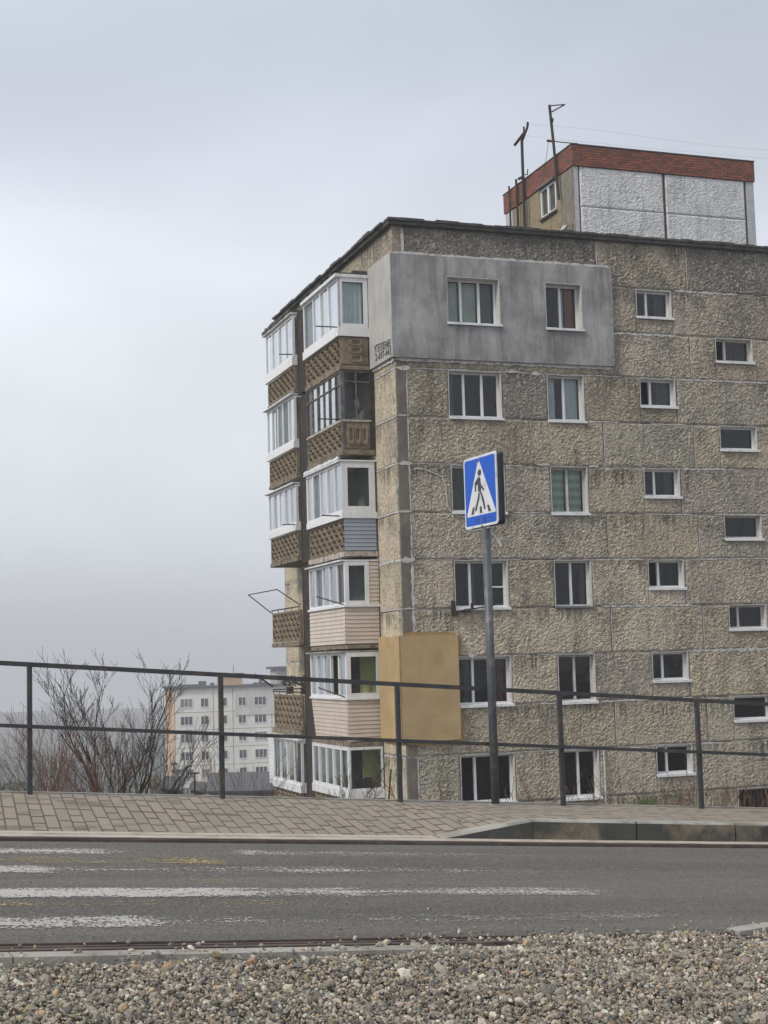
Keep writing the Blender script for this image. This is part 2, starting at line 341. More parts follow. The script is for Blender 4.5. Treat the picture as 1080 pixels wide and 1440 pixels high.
M['far_glass'] = simple('far_window_glass', (0.045, 0.05, 0.058), 0.25, var=0.5, vs=0.6)
M['far_roof'] = simple('dark_far_roof', (0.07, 0.075, 0.08), 0.8, var=0.2)
M['far_conc'] = simple('misty_concrete', (0.33, 0.33, 0.33), 0.9, var=0.15, vs=0.2)
M['junk'] = simple('pale_cloth', (0.45, 0.44, 0.43), 0.9, var=0.2)
M['junk_dark'] = simple('dark_board', (0.07, 0.07, 0.07), 0.9, var=0.2)

# ------------------------------------------------------------------ mesh helpers
_tab = np.random.default_rng(5).random((256, 256))
def vnoise(x, y):
    xi, yi = np.floor(x).astype(int), np.floor(y).astype(int); fx, fy = x-xi, y-yi
    fx, fy = fx*fx*(3-2*fx), fy*fy*(3-2*fy); g = lambda i, j: _tab[(xi+i) % 256, (yi+j) % 256]
    return (g(0, 0)*(1-fx)+g(1, 0)*fx)*(1-fy)+(g(0, 1)*(1-fx)+g(1, 1)*fx)*fy
def relief(a, z, kind='lump'):
    u_ = a*0.88+z*0.47; v_ = -a*0.47+z*0.88
    wx = vnoise(u_*3+9, v_*3+4)*0.7; wy = vnoise(u_*3+40, v_*3+71)*0.7
    if kind == 'lump':
        r1 = 1-np.abs(2*vnoise(u_*7.5+wx*3.2, v_*10+wy*3.2)-1); r2_ = vnoise(u_*19+wx*4+31, v_*22+17)
        r3_ = vnoise(u_*30+wx*5+5, v_*33+3); k_ = 0.65+0.7*vnoise(a*0.9+50, z*1.1+20)
        return (0.10*r1+0.52*r2_+0.85*r3_-0.70)*k_
    r1 = vnoise(a*9+3, z*9+8); r2_ = vnoise(a*21+31, z*21+17)
    return -np.clip(0.42-r1, 0, 1)*2.2+(r2_-0.5)*0.5
RIGHT = lambda a, d, z: (a, -d, z)       # right facade of the block: a = along it, d = outward
LEFT = lambda a, d, z: (-d, a, z)        # left facade: a = distance back from the corner
class MB:
    def __init__(s, mp=lambda a, d, z: (a, d, z)): s.v = []; s.f = []; s.m = []; s.t = []; s.mp = mp; s.tint = (0.2, 0.2, 0.2)
    def add(s, vs, fs, m=0):
        o = len(s.v); s.v += [s.mp(*p) for p in vs]
        for f in fs: s.f.append([i+o for i in f]); s.m.append(m); s.t.append(s.tint)
    def box(s, a0, a1, d0, d1, z0, z1, m=0):
        s.add([(a, d, z) for z in (z0, z1) for d in (d0, d1) for a in (a0, a1)],
              [(0, 1, 3, 2), (4, 6, 7, 5), (0, 4, 5, 1), (2, 3, 7, 6), (0, 2, 6, 4), (1, 5, 7, 3)], m)
    def slab(s, a0, a1, z0, z1, d0, d1, c=0.02, m=0):
        """facade panel with a chamfered outer face"""
        vs = [(a0, d0, z0), (a1, d0, z0), (a1, d0, z1), (a0, d0, z1), (a0, d1-c, z0), (a1, d1-c, z0), (a1, d1-c, z1), (a0, d1-c, z1),
              (a0+c, d1, z0+c), (a1-c, d1, z0+c), (a1-c, d1, z1-c), (a0+c, d1, z1-c)]
        fs = [(3, 2, 1, 0)]
        for q in (0, 4):
            for i in range(4): j = (i+1) % 4; fs.append((q+i, q+j, q+4+j, q+4+i))
        fs.append((8, 9, 10, 11)); s.add(vs, fs, m)
    def rough(s, a0, a1, z0, z1, d0, d1, m=0, amp=0.04, cell=0.04, kind='lump'):
        """facade panel whose outer face is really uneven"""
        na, nz = max(2, int(round((a1-a0)/cell))), max(2, int(round((z1-z0)/cell)))
        A, Z = np.meshgrid(np.linspace(a0, a1, na+1), np.linspace(z0, z1, nz+1))
        e = np.minimum(np.minimum(A-a0, a1-A), np.minimum(Z-z0, z1-Z)); e = np.clip(e/0.05, 0, 1)
        D = d1-0.030*(1-e)**1.5-0.0*A+relief(A, Z, kind)*amp*np.clip(e+0.25, 0, 1)
        D = np.where(e <= 0, np.minimum(D, d1-0.012), D)
        vs = list(zip(A.ravel().tolist(), D.ravel().tolist(), Z.ravel().tolist())); k = na+1
        fs = [(j*k+i, j*k+i+1, (j+1)*k+i+1, (j+1)*k+i) for j in range(nz) for i in range(na)]
        s.add(vs, fs, m)
        B = len(vs); bd = [(i, 0) for i in range(na)]+[(na, j) for j in range(nz)]+[(i, nz) for i in range(na, 0, -1)]+[(0, j) for j in range(nz, 0, -1)]
        ring = [vs[j*k+i] for i, j in bd]; n = len(ring)
        s.add(ring+[(p[0], d0, p[2]) for p in ring], [(i, n+i, n+(i+1) % n, (i+1) % n) for i in range(n)], m)
    def quad(s, *p, m=0): s.add(p, [(0, 1, 2, 3)][:1] if len(p) == 4 else [tuple(range(len(p)))], m)
    def tube(s, p, q, r, r2=None, n=6, m=0, cap=True):
        p = Vector(p); q = Vector(q); r2 = r if r2 is None else r2
        ax = (q-p).normalized(); e = ax.orthogonal().normalized(); g = ax.cross(e)
        vs = []
        for c_, rr in ((p, r), (q, r2)):
            for i in range(n):
                an = 2*math.pi*i/n; vs.append(tuple(c_ + (e*math.cos(an)+g*math.sin(an))*rr))
        fs = [(i, (i+1) % n, n+(i+1) % n, n+i) for i in range(n)]
        if cap: fs += [tuple(range(n))[::-1], tuple(range(n, 2*n))]
        s.add(vs, fs, m)
    def path(s, pts, r, n=6, m=0):
        for a, b in zip(pts, pts[1:]): s.tube(a, b, r, n=n, m=m)
    def prism(s, pts, d0, d1, m=0):
        """outline pts (a,z) pushed from d0 to d1"""
        n = len(pts); vs = [(a, d0, z) for a, z in pts]+[(a, d1, z) for a, z in pts]
        s.add(vs, [tuple(range(n)), tuple(range(n, 2*n))[::-1]]+[(i, (i+1) % n, n+(i+1) % n, n+i) for i in range(n)], m)
    def build(s, name, mats, parent=None, smooth=False, tint=False, recalc=True):
        me = bpy.data.meshes.new(name); me.from_pydata(s.v, [], s.f)
        if not isinstance(mats, (list, tuple)): mats = [mats]
        for x in mats: me.materials.append(x)
        me.polygons.foreach_set('material_index', s.m)
        if smooth: me.polygons.foreach_set('use_smooth', [True]*len(s.f))
        if tint:
            at_ = me.color_attributes.new('tint', 'FLOAT_COLOR', 'CORNER')
            buf = []
            for f, c in zip(s.f, s.t): buf += (list(c)+[1.0])*len(f)
            at_.data.foreach_set('color', buf)
        if recalc:
            bm = bmesh.new(); bm.from_mesh(me); bmesh.ops.recalc_face_normals(bm, faces=bm.faces); bm.to_mesh(me); bm.free()
        me.update()
        o = bpy.data.objects.new(name, me); COL.objects.link(o)
        if parent: o.parent = parent
        return o
def tag(o, label=None, cat=None, group=None, kind=None):
    for k, v in (('label', label), ('category', cat), ('group', group), ('kind', kind)):
        if v: o[k] = v
    return o
def empty(name, loc=(0, 0, 0), rz=0.0):
    o = bpy.data.objects.new(name, None); COL.objects.link(o); o.location = loc; o.rotation_euler = (0, 0, rz); o.empty_display_size = 0.3
    return o

# ------------------------------------------------------------------ the near apartment block
CX, CY, BYAW = 0.4328, 40.9475, R(19.181)
GZ = -7.6                                # ground at its foot
UL, LL = 21.5, 12.3                      # lengths of the right and left facades
bld = empty('apartment_building', (CX, CY, 0), BYAW)
tag(bld, 'weathered panel apartment block with rough grey-brown walls, glazed balconies and a rooftop machine room', 'apartment block')
TZ, SB, BB = 10.87, 9.50, 8.17           # window head, sill joint and band bottom of the top storey (2.7 m storeys)
H = 2.7
cA, cB, cC, cD = (1.573, 3.214), (4.65, 5.839), (7.682, 8.884), (10.326, 11.634)
rnd = random.Random(3)
def tintc(kind=None):
    base = {'g': (0.49, 0.44, 0.36), 'b': (0.51, 0.44, 0.33), 'd': (0.27, 0.25, 0.22), 'l': (0.62, 0.55, 0.43), 't': (0.66, 0.57, 0.42)}[kind or rnd.choice('ggbbbl')]
    k = rnd.uniform(0.93, 1.07)
    return tuple(min(1, c*k*rnd.uniform(0.98, 1.02)) for c in base)
openings = []
for k in range(6):
    openings += [(cA[0], cA[1], 9.515-H*k, 10.861-H*k), (cB[0], cB[1], 9.501-H*k, 10.861-H*k), (cC[0], cC[1], 10.017-H*k, 10.858-H*k), (cD[0], cD[1], 8.771-H*k, 9.5-H*k)]
wall = MB(RIGHT)
# backing with the openings cut out (grid of cells)
def grid_wall(mb, a0, a1, z0, z1, d0, d1, holes, m):
    As = sorted({a0, a1, *[h[0] for h in holes], *[h[1] for h in holes]}); Zs = sorted({z0, z1, *[h[2] for h in holes], *[h[3] for h in holes]})
    def solid(i, j):
        if i < 0 or j < 0 or i >= len(As)-1 or j >= len(Zs)-1: return False
        ca, cz = (As[i]+As[i+1])/2, (Zs[j]+Zs[j+1])/2
        return not any(h[0] < ca < h[1] and h[2] < cz < h[3] for h in holes)
    for i in range(len(As)-1):
        for j in range(len(Zs)-1):
            if not solid(i, j): continue
            A0, A1, Z0, Z1 = As[i], As[i+1], Zs[j], Zs[j+1]
            mb.add([(A0, d1, Z0), (A1, d1, Z0), (A1, d1, Z1), (A0, d1, Z1)], [(0, 1, 2, 3)], m)
            mb.add([(A0, d0, Z0), (A1, d0, Z0), (A1, d0, Z1), (A0, d0, Z1)], [(3, 2, 1, 0)], m)
            for (di, dj, p, q) in ((-1, 0, (A0, Z0), (A0, Z1)), (1, 0, (A1, Z0), (A1, Z1)), (0, -1, (A0, Z0), (A1, Z0)), (0, 1, (A0, Z1), (A1, Z1))):
                if not solid(i+di, j+dj):
                    mb.add([(p[0], d0, p[1]), (q[0], d0, q[1]), (q[0], d1, q[1]), (p[0], d1, p[1])], [(0, 1, 2, 3)], m)
grid_wall(wall, 0.005, UL, GZ, 12.25, -0.30, -0.028, openings, 1)
g = 0.016
def pan(a0, a1, z0, z1, kind=None, c=0.02, mat=0, tint=None):
    wall.tint = tint or tintc(kind); wall.rough(a0+g, a1-g, z0+g, z1-g, -0.032, 0.0, mat, 0.038, 0.022 if a0 < 12.4 else 0.15)
JS = [0.32, 6.42, 9.45, 12.45, 15.45, 18.45, UL-0.02]
for a, b_, kd in zip(JS, JS[1:], 'dbdbgb'): pan(a, b_, TZ, 12.26, kd)
for k in range(7):
    z0, z1 = BB-H*k, SB-H*k
    if z1 < GZ: break
    for i, (a, b_) in enumerate(zip(JS, JS[1:])):
        if i == 2 and k < 6:                # holds the staircase windows
            tc_ = tintc('bbgbgb'[k])
            wall.tint = tc_
            wall.rough(a+g, cD[0], z0+g, z1-g, -0.032, 0.0, 0, 0.038, 0.022); wall.rough(cD[1], b_-g, z0+g, z1-g, -0.032, 0.0, 0, 0.038, 0.022)
            wall.rough(cD[0]-0.012, cD[1]+0.012, z0+g+0.006, 8.771-H*k, -0.032, -0.003, 0, 0.038, 0.022)
        else: pan(a, b_, z0, z1, ('b', 'b', 'g', 'l', 'b', 'g', 'g')[k] if i == 0 else ('g', 'g', 'b', 'l', 'b', 'g', 'b')[k] if i == 1 else None)
for k in range(6):
    z0, z1 = SB-H*k, TZ-H*k
    pan(0.32, cA[0], z0, z1, 'bbgllg'[k]); pan(cA[1], cB[0], z0, z1, 'dggblg'[k] if k != 1 else 'd')
    tc_ = tintc('bbblgg'[k])
    wall.tint = tc_
    wall.rough(cB[1]+g, cC[0], z0+g, z1-g, -0.032, 0.0, 0, 0.038, 0.022); wall.rough(cC[0]-0.012, cC[1]+0.012, z0+g+0.006, 10.017-H*k, -0.032, -0.003, 0, 0.038, 0.022)
    pan(cC[1]+0.03, 12.45, z0, z1, 'ggggbg'[k]); pan(12.45, 15.45, z0, z1); pan(15.45, 18.45, z0, z1); pan(18.45, UL-0.02, z0, z1)
# smooth dark edge strip beside the corner, one piece per panel
for k in range(7):
    for z0, z1 in ((BB-H*k, SB-H*k), (SB-H*k, TZ-H*k)):
        if z0 > GZ-1: wall.slab(0.0, 0.30, z0+g, z1-g, -0.032, -0.002, 0.006, 2)
wall.tint = tintc('b'); wall.slab(0.0, 0.30, TZ+g, 12.26, -0.032, 0.0, 0.015, 0)
# left facade, back and far end
wall.mp = LEFT
grid_wall(wall, 0.005, LL, GZ, 12.25, -0.30, -0.028, [], 1)
wall.tint = tintc('b'); wall.rough(0.0, LL-0.02, 11.40, 12.26, -0.032, 0.0, 0, 0.05, 0.04)
for k in range(7):
    for z0, z1 in ((BB-H*k, SB-H*k), (SB-H*k, min(TZ-H*k, 11.39))):
        if z0 > GZ-1:
            for a, b_ in ((0.0, 1.93), (1.93, 6.2), (6.2, 10.35), (10.35, LL-0.02)):
                wall.tint = tintc('t'); wall.rough(a+(0.0 if a == 0 else g), b_-g, z0+g, z1-g, -0.032, 0.0, 3, 0.016, 0.03 if a == 0 else 0.12, 'pit')
wall.mp = lambda a, d, z: (a, d, z)
wall.box(0.03, UL, LL-0.3, LL, GZ, 12.25, 1); wall.box(UL-0.3, UL, 0.3, LL-0.3, GZ, 12.24, 1)
wall.box(0.0, 0.16, -0.02, 0.02, GZ, GZ+0.01, 1)

# irregular pale sealant smeared along the joints
def ribbon(mb, pts, wdt, d, jit=0.5, m=0, thick=0.006, step=0.10, rr=rnd):
    """pts (a,z): uneven smear along a line"""
    for (a0, z0), (a1, z1) in zip(pts, pts[1:]):
        L = math.hypot(a1-a0, z1-z0); n = max(2, int(L/step)); ta, tz = (a1-a0)/L, (z1-z0)/L; na, nz = -tz, ta
        up_, dn = [], []
        for i in range(n+1):
            t_ = i/n; ca, cz = a0+(a1-a0)*t_, z0+(z1-z0)*t_
            e = min(1, min(i, n-i)*0.5+0.25)
            w1 = wdt*(1-jit+2*jit*rr.random())*e; w2 = wdt*(1-jit+2*jit*rr.random())*e
            up_.append((ca+na*w1, cz+nz*w1)); dn.append((ca-na*w2, cz-nz*w2))
        vs = [(a, d, z) for a, z in up_]+[(a, d, z) for a, z in dn]+[(a, d-thick, z) for a, z in up_]+[(a, d-thick, z) for a, z in dn]
        N = n+1; fs = []
        for i in range(n):
            fs += [(i, i+1, N+i+1, N+i), (i+1, i, 2*N+i, 2*N+i+1), (N+i, N+i+1, 3*N+i+1, 3*N+i)]
        fs += [(0, N, 3*N, 2*N), (N-1, 2*N-1, 4*N-1, 3*N-1)]
        mb.add(vs, fs, m)
sm = wall; sm.mp = RIGHT
def srib(*a, **k): ribbon(*a, m=4, **k)
zc = 8.2
srib(sm, [(0.315, 12.2), (0.315, TZ+0.62)], 0.045, 0.006, 0.4)
for k in range(0, 5):
    za = BB-H*k
    w_ = [0.014, 0.016, 0.03, 0.026, 0.014][k]
    for (p, q) in ((za, za-1.34), (za-1.36, za-2.68)):
        if q > -2 or k == 4: srib(sm, [(0.325, p), (0.325, max(q, 0.75) if k < 4 else q)], w_*1.25, 0.006, 0.55)
for (a, z, ww) in ((0.12, 8.17, 0.06), (0.10, 5.47, 0.05), (0.06, 4.12, 0.03), (0.10, 2.77, 0.07), (0.08, 1.42, 0.025), (0.05, 6.82, 0.02)):
    srib(sm, [(a-0.1, z), (a+0.32, z+0.01)], ww, 0.007, 0.5, step=0.07)
for (a, z, L_, ww) in ((0.7, 8.5-0.33, 1.6, 0.010), (3.35, 8.2, 0.42, 0.026), (4.15, 8.16, 0.35, 0.03), (2.05, 5.49, 0.3, 0.03), (4.2, 5.5, 0.45, 0.018), (5.9, 5.48, 0.3, 0.03), (9.0, TZ, 2.2, 0.02), (6.8, 9.47, 2.3, 0.022),
                      (8.0, 6.78, 1.2, 0.012), (5.5, 6.80, 1.5, 0.012), (8.95, 5.46, 1.7, 0.018), (3.4, 4.11, 1.1, 0.009), (1.9, 0.10, 0.28, 0.05), (5.55, 0.10, 0.22, 0.04), (6.1, 1.41, 3.0, 0.018), (9.0, 0.06, 3.4, 0.03), (4.0, -1.31, 0.6, 0.014),
                      (5.95, -1.31, 3.0, 0.022), (9.0, -2.66, 1.0, 0.012), (9.05, 2.76, 1.5, 0.012), (5.9, 2.76, 1.7, 0.014), (9.0, 8.16, 3.2, 0.014), (10.0, 4.1, 2.0, 0.014), (9.2, 2.77, 3.2, 0.010)):
    srib(sm, [(a, z), (a+L_, z+0.005)], ww*1.35, 0.010, 0.85, step=0.07)
q = random.Random(12)
for k in range(6):
    for zj, gaps in ((TZ-H*k-0.002, ()), (SB-H*k-0.004, (cA, cB, cD)), (BB-H*k-0.002, ())):
        a = 0.45
        while a < 12.4:
            L_ = q.uniform(0.3, 1.9)
            if q.random() < 0.55 and not any(a < g1+0.1 and a+L_ > g0-0.1 for g0, g1 in gaps) and not (k == 0 and a < 6.9):
                srib(sm, [(a, zj), (a+L_, zj)], q.uniform(0.006, 0.014), 0.008, 0.8, step=0.09)
            a += L_+q.uniform(0.05, 0.5)
for k in range(6):
    for a in (6.42, 9.45): srib(sm, [(a, SB-H*k-0.05), (a, BB-H*k+0.05)], 0.011, 0.004, 0.5, step=0.16)
    srib(sm, [(8.93, 10.03-H*k), (8.93, SB-H*k)], 0.014, 0.004, 0.5, step=0.16)
srib(sm, [(6.42, 12.2), (6.42, 11.5)], 0.02, 0.004, 0.5)
srib(sm, [(9.45, 12.2), (9.45, 10.9)], 0.016, 0.004, 0.5)
sm.mp = LEFT
for z in (8.17, 6.81, 5.47, 4.12, 2.77, 1.42, -2.66): srib(sm, [(0.0, z), (1.9, z)], 0.020 if z != 2.77 else 0.045, 0.006, 0.6)
wall.build('wall', [M['render'], M['mortar'], M['strip'], M['tan'], M['seal']], bld, tint=True)

# windows on the right facade
def curtain_strip(mb, a0, a1, z0, z1, d, m, amp=0.02, n=14):
    vs = []
    for i in range(n+1):
        a = a0+(a1-a0)*i/n; dd = d+amp*math.sin(i*1.9)
        vs += [(a, dd, z0), (a, dd, z1)]
    mb.add(vs, [(2*i, 2*i+2, 2*i+3, 2*i+1) for i in range(n)], m)
def window(a0, a1, z0, z1, splits, curtains=None, dproud=0.0, open_=None, wide=False, transom=None, sill='white', top=True):
    """splits: widths fractions of the sashes"""
    f0, f1 = -0.24, -0.17           # frame depth range
    fr = MB(RIGHT)
    E_ = 0.004
    # white lining of the opening
    for (p, q, r_, s_) in ((a1-0.03, a1-E_, z0+E_, z1-E_), (a0+E_, a0+0.02, z0+E_, z1-E_)):
        fr.box(p, q, f0, dproud+0.004, r_, s_, 1)
    fr.box(a0+0.02, a1-0.03, f0, dproud+0.0, z1-0.025, z1-E_, 1)
    fr.box(a0+0.02, a1-0.03, f0, -0.02, z0+E_, z0+0.02, 1)
    A0, A1, Z0, Z1 = a0+0.02, a1-0.03, z0+0.02, z1-0.025
    fw_ = 0.055
    fr.box(A0, A1, f0, f1, Z0, Z0+fw_, 0); fr.box(A0, A1, f0, f1, Z1-fw_, Z1, 0)
    fr.box(A0, A0+fw_, f0, f1, Z0+fw_, Z1-fw_, 0); fr.box(A1-fw_, A1, f0, f1, Z0+fw_, Z1-fw_, 0)
    tot = sum(splits); x = A0+fw_; W = A1-A0-2*fw_; cells = []
    for i, s_ in enumerate(splits):
        w_ = W*s_/tot
        c0, c1 = x+(0.035 if i else 0), x+w_-(0.035 if i < len(splits)-1 else 0)
        cells.append((c0, c1)); x += w_
        if i < len(splits)-1: fr.box(x-0.035, x+0.035, f0, f1+0.006, Z0+fw_, Z1-fw_, 0)
    if transom is not None:
        c = cells[transom]; fr.box(c[0], c[1], f0, f1, Z0+fw_+0.50, Z0+fw_+0.54, 0)
    # dark room behind
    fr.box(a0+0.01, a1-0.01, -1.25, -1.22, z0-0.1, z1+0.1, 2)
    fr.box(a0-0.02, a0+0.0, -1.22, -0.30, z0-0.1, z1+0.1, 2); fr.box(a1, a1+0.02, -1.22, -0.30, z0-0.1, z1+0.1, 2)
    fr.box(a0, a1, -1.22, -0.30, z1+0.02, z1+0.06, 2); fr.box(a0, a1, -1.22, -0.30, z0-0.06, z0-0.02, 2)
    w_o = fr.build('window', [M['pvc_old'] if rnd.random() < 0.25 else M['pvc'], M['reveal'], M['room']], bld)
    for i, (c0, c1) in enumerate(cells):
        if open_ is not None and i in open_: continue
        pn = MB(RIGHT)
        # thin sash and its pane
        pn.add([(c0, f0+0.03, Z0+fw_), (c1, f0+0.03, Z0+fw_), (c1, f0+0.03, Z1-fw_), (c0, f0+0.03, Z1-fw_)], [(0, 1, 2, 3)])
        pn.build('pane', M['glass'], w_o)
    for (i, key, t0, t1) in (curtains or []):
        c0, c1 = cells[i]; W_ = c1-c0
        cu = MB(RIGHT); curtain_strip(cu, c0+W_*t0, c0+W_*t1, Z0+0.04, Z1-0.04, -0.36, 0)
        cu.build('blind' if key in ('c_sage', 'c_green') else 'curtain', M[key], w_o)
    si = MB(RIGHT)
    hh = 0.085 if sill == 'white' else 0.04
    dd = dproud+0.07
    si.add([(a0-0.01, f1+0.01, z0+0.045), (a1+0.03, f1+0.01, z0+0.045), (a1+0.03, dd, z0+0.005), (a0-0.01, dd, z0+0.005),
            (a0-0.01, f1+0.01, z0+0.02), (a1+0.03, f1+0.01, z0+0.02), (a1+0.03, dd, z0-hh*0.75), (a0-0.01, dd, z0-hh*0.75)],
           [(0, 1, 2, 3), (7, 6, 5, 4), (3, 2, 6, 7), (0, 3, 7, 4), (1, 5, 6, 2), (0, 4, 5, 1)])
    si.build('sill', M['tin'] if sill == 'white' else M['tin_grey'], w_o)
    return w_o
PR = 0.11
S3, S2 = (0.95, 1.2, 1.0), (1, 1)
wa = [dict(curtains=[(0, 'c_sage', 0, 1), (1, 'c_sage', 0, 1), (2, 'c_grey', 0, 1)], dproud=PR), dict(curtains=[(0, 'c_grey', 0, .5)]),
      dict(curtains=[(0, 'c_teal', 0, 1)]), dict(curtains=[(1, 'c_grey', 0.0, 0.35)], transom=2), dict(curtains=[(2, 'c_brown', 0.1, 0.9), (0, 'c_grey', 0.6, 1)]), dict(open_=[0])]
wb = [dict(curtains=[(1, 'c_red', 0.45, 1), (1, 'c_blue', 0, 0.3)], dproud=PR), dict(curtains=[(0, 'c_blue', 0.0, 0.65), (1, 'c_blue', 0.1, 1)]),
      dict(curtains=[(0, 'c_green', 0, 1), (1, 'c_green', 0, 1)]), dict(sill='grey', curtains=[(1, 'c_grey', 0.7, 1)]), dict(), dict()]
wc = [dict(curtains=[(1, 'c_teal', 0.5, 1)]), dict(open_=[0], curtains=[(1, 'c_teal', 0.4, 1)]), dict(curtains=[(1, 'c_teal', 0.6, 1)]), dict(open_=[0]), dict(), dict()]
for k in range(6):
    window(*cA, 9.515-H*k, 10.861-H*k, S3 if k < 5 else (0.8, 1.1, 0.95), **wa[k])
    window(*cB, 9.501-H*k, 10.861-H*k, S2, **wb[k])
    window(*cC, 10.017-H*k, 10.858-H*k, (0.62, 1.25), **wc[k])
    window(*cD, 8.771-H*k, 9.5-H*k, (0.62, 1.5) if k in (0, 3) else (1,), open_=[0] if k == 0 else None)

# grey insulation jacket round the top flat
ins = MB(RIGHT)
hol = [(cA[0], cA[1], 9.515, 10.861), (cB[0], cB[1], 9.501, 10.861)]
# jagged adhesive edge
grid_wall(ins, -PR, 6.81, 8.45, 11.42, 0.002, PR, hol, 0)
ins.mp = LEFT
ins.box(-PR+0.001, 1.90, 0.002, PR, 8.48, 11.42, 1)
ins.mp = RIGHT
ribbon(ins, [(0.0, 11.45), (6.8, 11.46)], 0.045, 0.05, 0.45, 2, 0.045); ribbon(ins, [(6.84, 11.46), (6.83, 8.44)], 0.03, 0.05, 0.5, 2, 0.045)
ribbon(ins, [(0.0, 8.41), (6.8, 8.41)], 0.05, 0.04, 0.4, 2, 0.035)
ins.mp = LEFT
ribbon(ins, [(0.0, 8.40), (1.9, 8.44)], 0.05, 0.04, 0.4, 2, 0.035); ribbon(ins, [(0.0, 11.46), (1.9, 11.46)], 0.04, 0.05, 0.4, 2, 0.045)
jacket = ins.build('insulation_jacket', [M['insul'], M['insul_side'], M['seal']], bld)
def text_mesh(s, wid, hgt, name, parent, mat, place):
    cu = bpy.data.curves.new('t', 'FONT'); cu.body = s; cu.size = 1.0; cu.extrude = 0.002; cu.offset = 0.015; cu.space_character = 1.08
    to = bpy.data.objects.new('t', cu); COL.objects.link(to)
    dg = bpy.context.evaluated_depsgraph_get(); dg.update()
    me = bpy.data.meshes.new_from_object(to.evaluated_get(dg)); bpy.data.objects.remove(to)
    X = [v.co.x for v in me.vertices]; Y = [v.co.y for v in me.vertices]; x0, x1, y0, y1 = min(X), max(X), min(Y), max(Y)
    for v in me.vertices: v.co = Vector(place((v.co.x-x0)/(x1-x0)*wid, (v.co.y-y0)/(y1-y0)*hgt, v.co.z))
    me.materials.clear(); me.materials.append(mat); me.name = name
    o = bpy.data.objects.new(name, me); COL.objects.link(o); o.parent = parent
    return o
# stencilled text reads left to right = from far back toward the corner
def lplace(l0, z0, off): return lambda x, y, zz: (-(PR+0.006+zz), l0-x, z0+y+off*x)
text_mesh('УТЕПЛЕНИЕ', 1.42, 0.225, 'stencilled_text', jacket, M['stencil'], lplace(1.44, 8.87, -0.075))
text_mesh('2-697-443', 1.36, 0.215, 'stencilled_text', jacket, M['stencil'], lplace(1.37, 8.62, -0.06))

# ochre insulation jacket on the lower corner
oc = MB(RIGHT); OP = 0.13
oc.box(-OP, 1.57, 0.002, OP, -2.2, 0.68); oc.mp = LEFT; oc.box(-OP+0.001, 1.75, 0.002, OP, -2.2, 0.68)
oc.mp = RIGHT
ribbon(oc, [(0.0, 0.72), (1.56, 0.70)], 0.06, 0.03, 0.35, 1, 0.025); ribbon(oc, [(0.0, -2.26), (1.62, -2.26)], 0.06, 0.03, 0.35, 1, 0.025)
ribbon(oc, [(1.66, 0.75), (1.66, 0.10)], 0.06, 0.02, 0.3, 1, 0.016); ribbon(oc, [(1.63, -1.30), (1.63, -2.30)], 0.06, 0.02, 0.3, 1, 0.016)
oc.mp = LEFT; ribbon(oc, [(0.0, -2.26), (1.72, -2.26)], 0.04, 0.03, 0.35, 1, 0.025)
oj = oc.build('insulation_jacket', [M['orange'], M['ochre_smear']], bld); tag(oj, 'smooth ochre insulation jacket on the lower corner')

# roof
rf = MB(); rr = random.Random(5)
rf.box(-0.14, UL+0.1, -0.14, LL+0.14, 12.262, 12.36)
n = 60
for i in range(n):           # uneven bitumen lip along both eaves
    a0, a1 = -0.16+i*(UL+0.2)/n, -0.16+(i+1)*(UL+0.2)/n-0.004
    dz = rr.uniform(-0.02, 0.025); rf.box(a0, a1, -0.18-rr.uniform(0, 0.02), 0.25, 12.362+dz*0.3, 12.43+dz)
for i in range(22):
    a0, a1 = 0.27+i*(LL-0.2)/22, 0.27+(i+1)*(LL-0.2)/22-0.004
    dz = rr.uniform(-0.03, 0.035); rf.box(-0.20-rr.uniform(0, 0.05), 0.3, a0, a1, 12.363+dz*0.3, 12.43+dz)
rf.build('roof', M['roofing'], bld)

# machine room on the roof
MU0, MU1, ML0, ML1 = 7.82, 14.65, 4.0, 9.45
mr = MB(RIGHT)
mr.box(MU0+0.03, MU1-0.03, -ML1, -ML0-0.03, 12.36, 16.45, 1)
mr.box(MU0, MU0+0.16, -ML0-0.16, -ML0+0.005, 12.37, 15.98, 2)
mr.box(MU1-0.30, MU1, -ML0-0.1, -ML0+0.008, 12.37, 15.98, 2)
for a0, a1 in ((MU0+0.22, 11.12), (11.22, MU1-0.38)):
    mr.rough(a0, a1, 14.64, 15.98, -ML0-0.03, -ML0+0.02, 0, 0.022, 0.030); mr.rough(a0, a1, 12.38, 14.625, -ML0-0.03, -ML0+0.02, 0, 0.022, 0.030)
mr.mp = LEFT
OFF = -MU0
def lb(a0, a1, z0, z1, th=0.03, m=3): mr.box(a0, a1, OFF-0.04, OFF+th, z0, z1, m)
lb(ML0+0.0, ML0+0.95, 12.38, 15.97, 0.02, 4)
lb(ML0+0.97, 6.50, 12.38, 14.78, 0.015); lb(6.52, 7.40, 12.38, 15.97, 0.015); lb(4.97, 6.50, 14.8, 14.86, 0.012)
lb(7.43, 7.75, 12.38, 15.95, 0.03, 4); lb(7.78, 8.72, 12.38, 15.95, 0.012); lb(8.75, 9.45, 12.38, 15.95, 0.025, 2)
lb(4.97, 5.25, 14.86, 16.0, 0.015)
mrm = mr.build('machine_room', [M['white_rough'], M['roofing'], simple('grey_painted_edge', (0.42, 0.43, 0.45), 0.9, var=0.15, bd=0.01, bs=20), simple('olive_render', (0.26, 0.215, 0.13), 0.95, var=0.25, vs=3, bd=0.03, bs=12, dirt=((0.12, 0.10, 0.07), 3)), simple('stained_board_concrete', (0.20, 0.18, 0.145), 0.9, var=0.3, vs=4, bd=0.01, streak=0.6)], bld)
bk = MB()
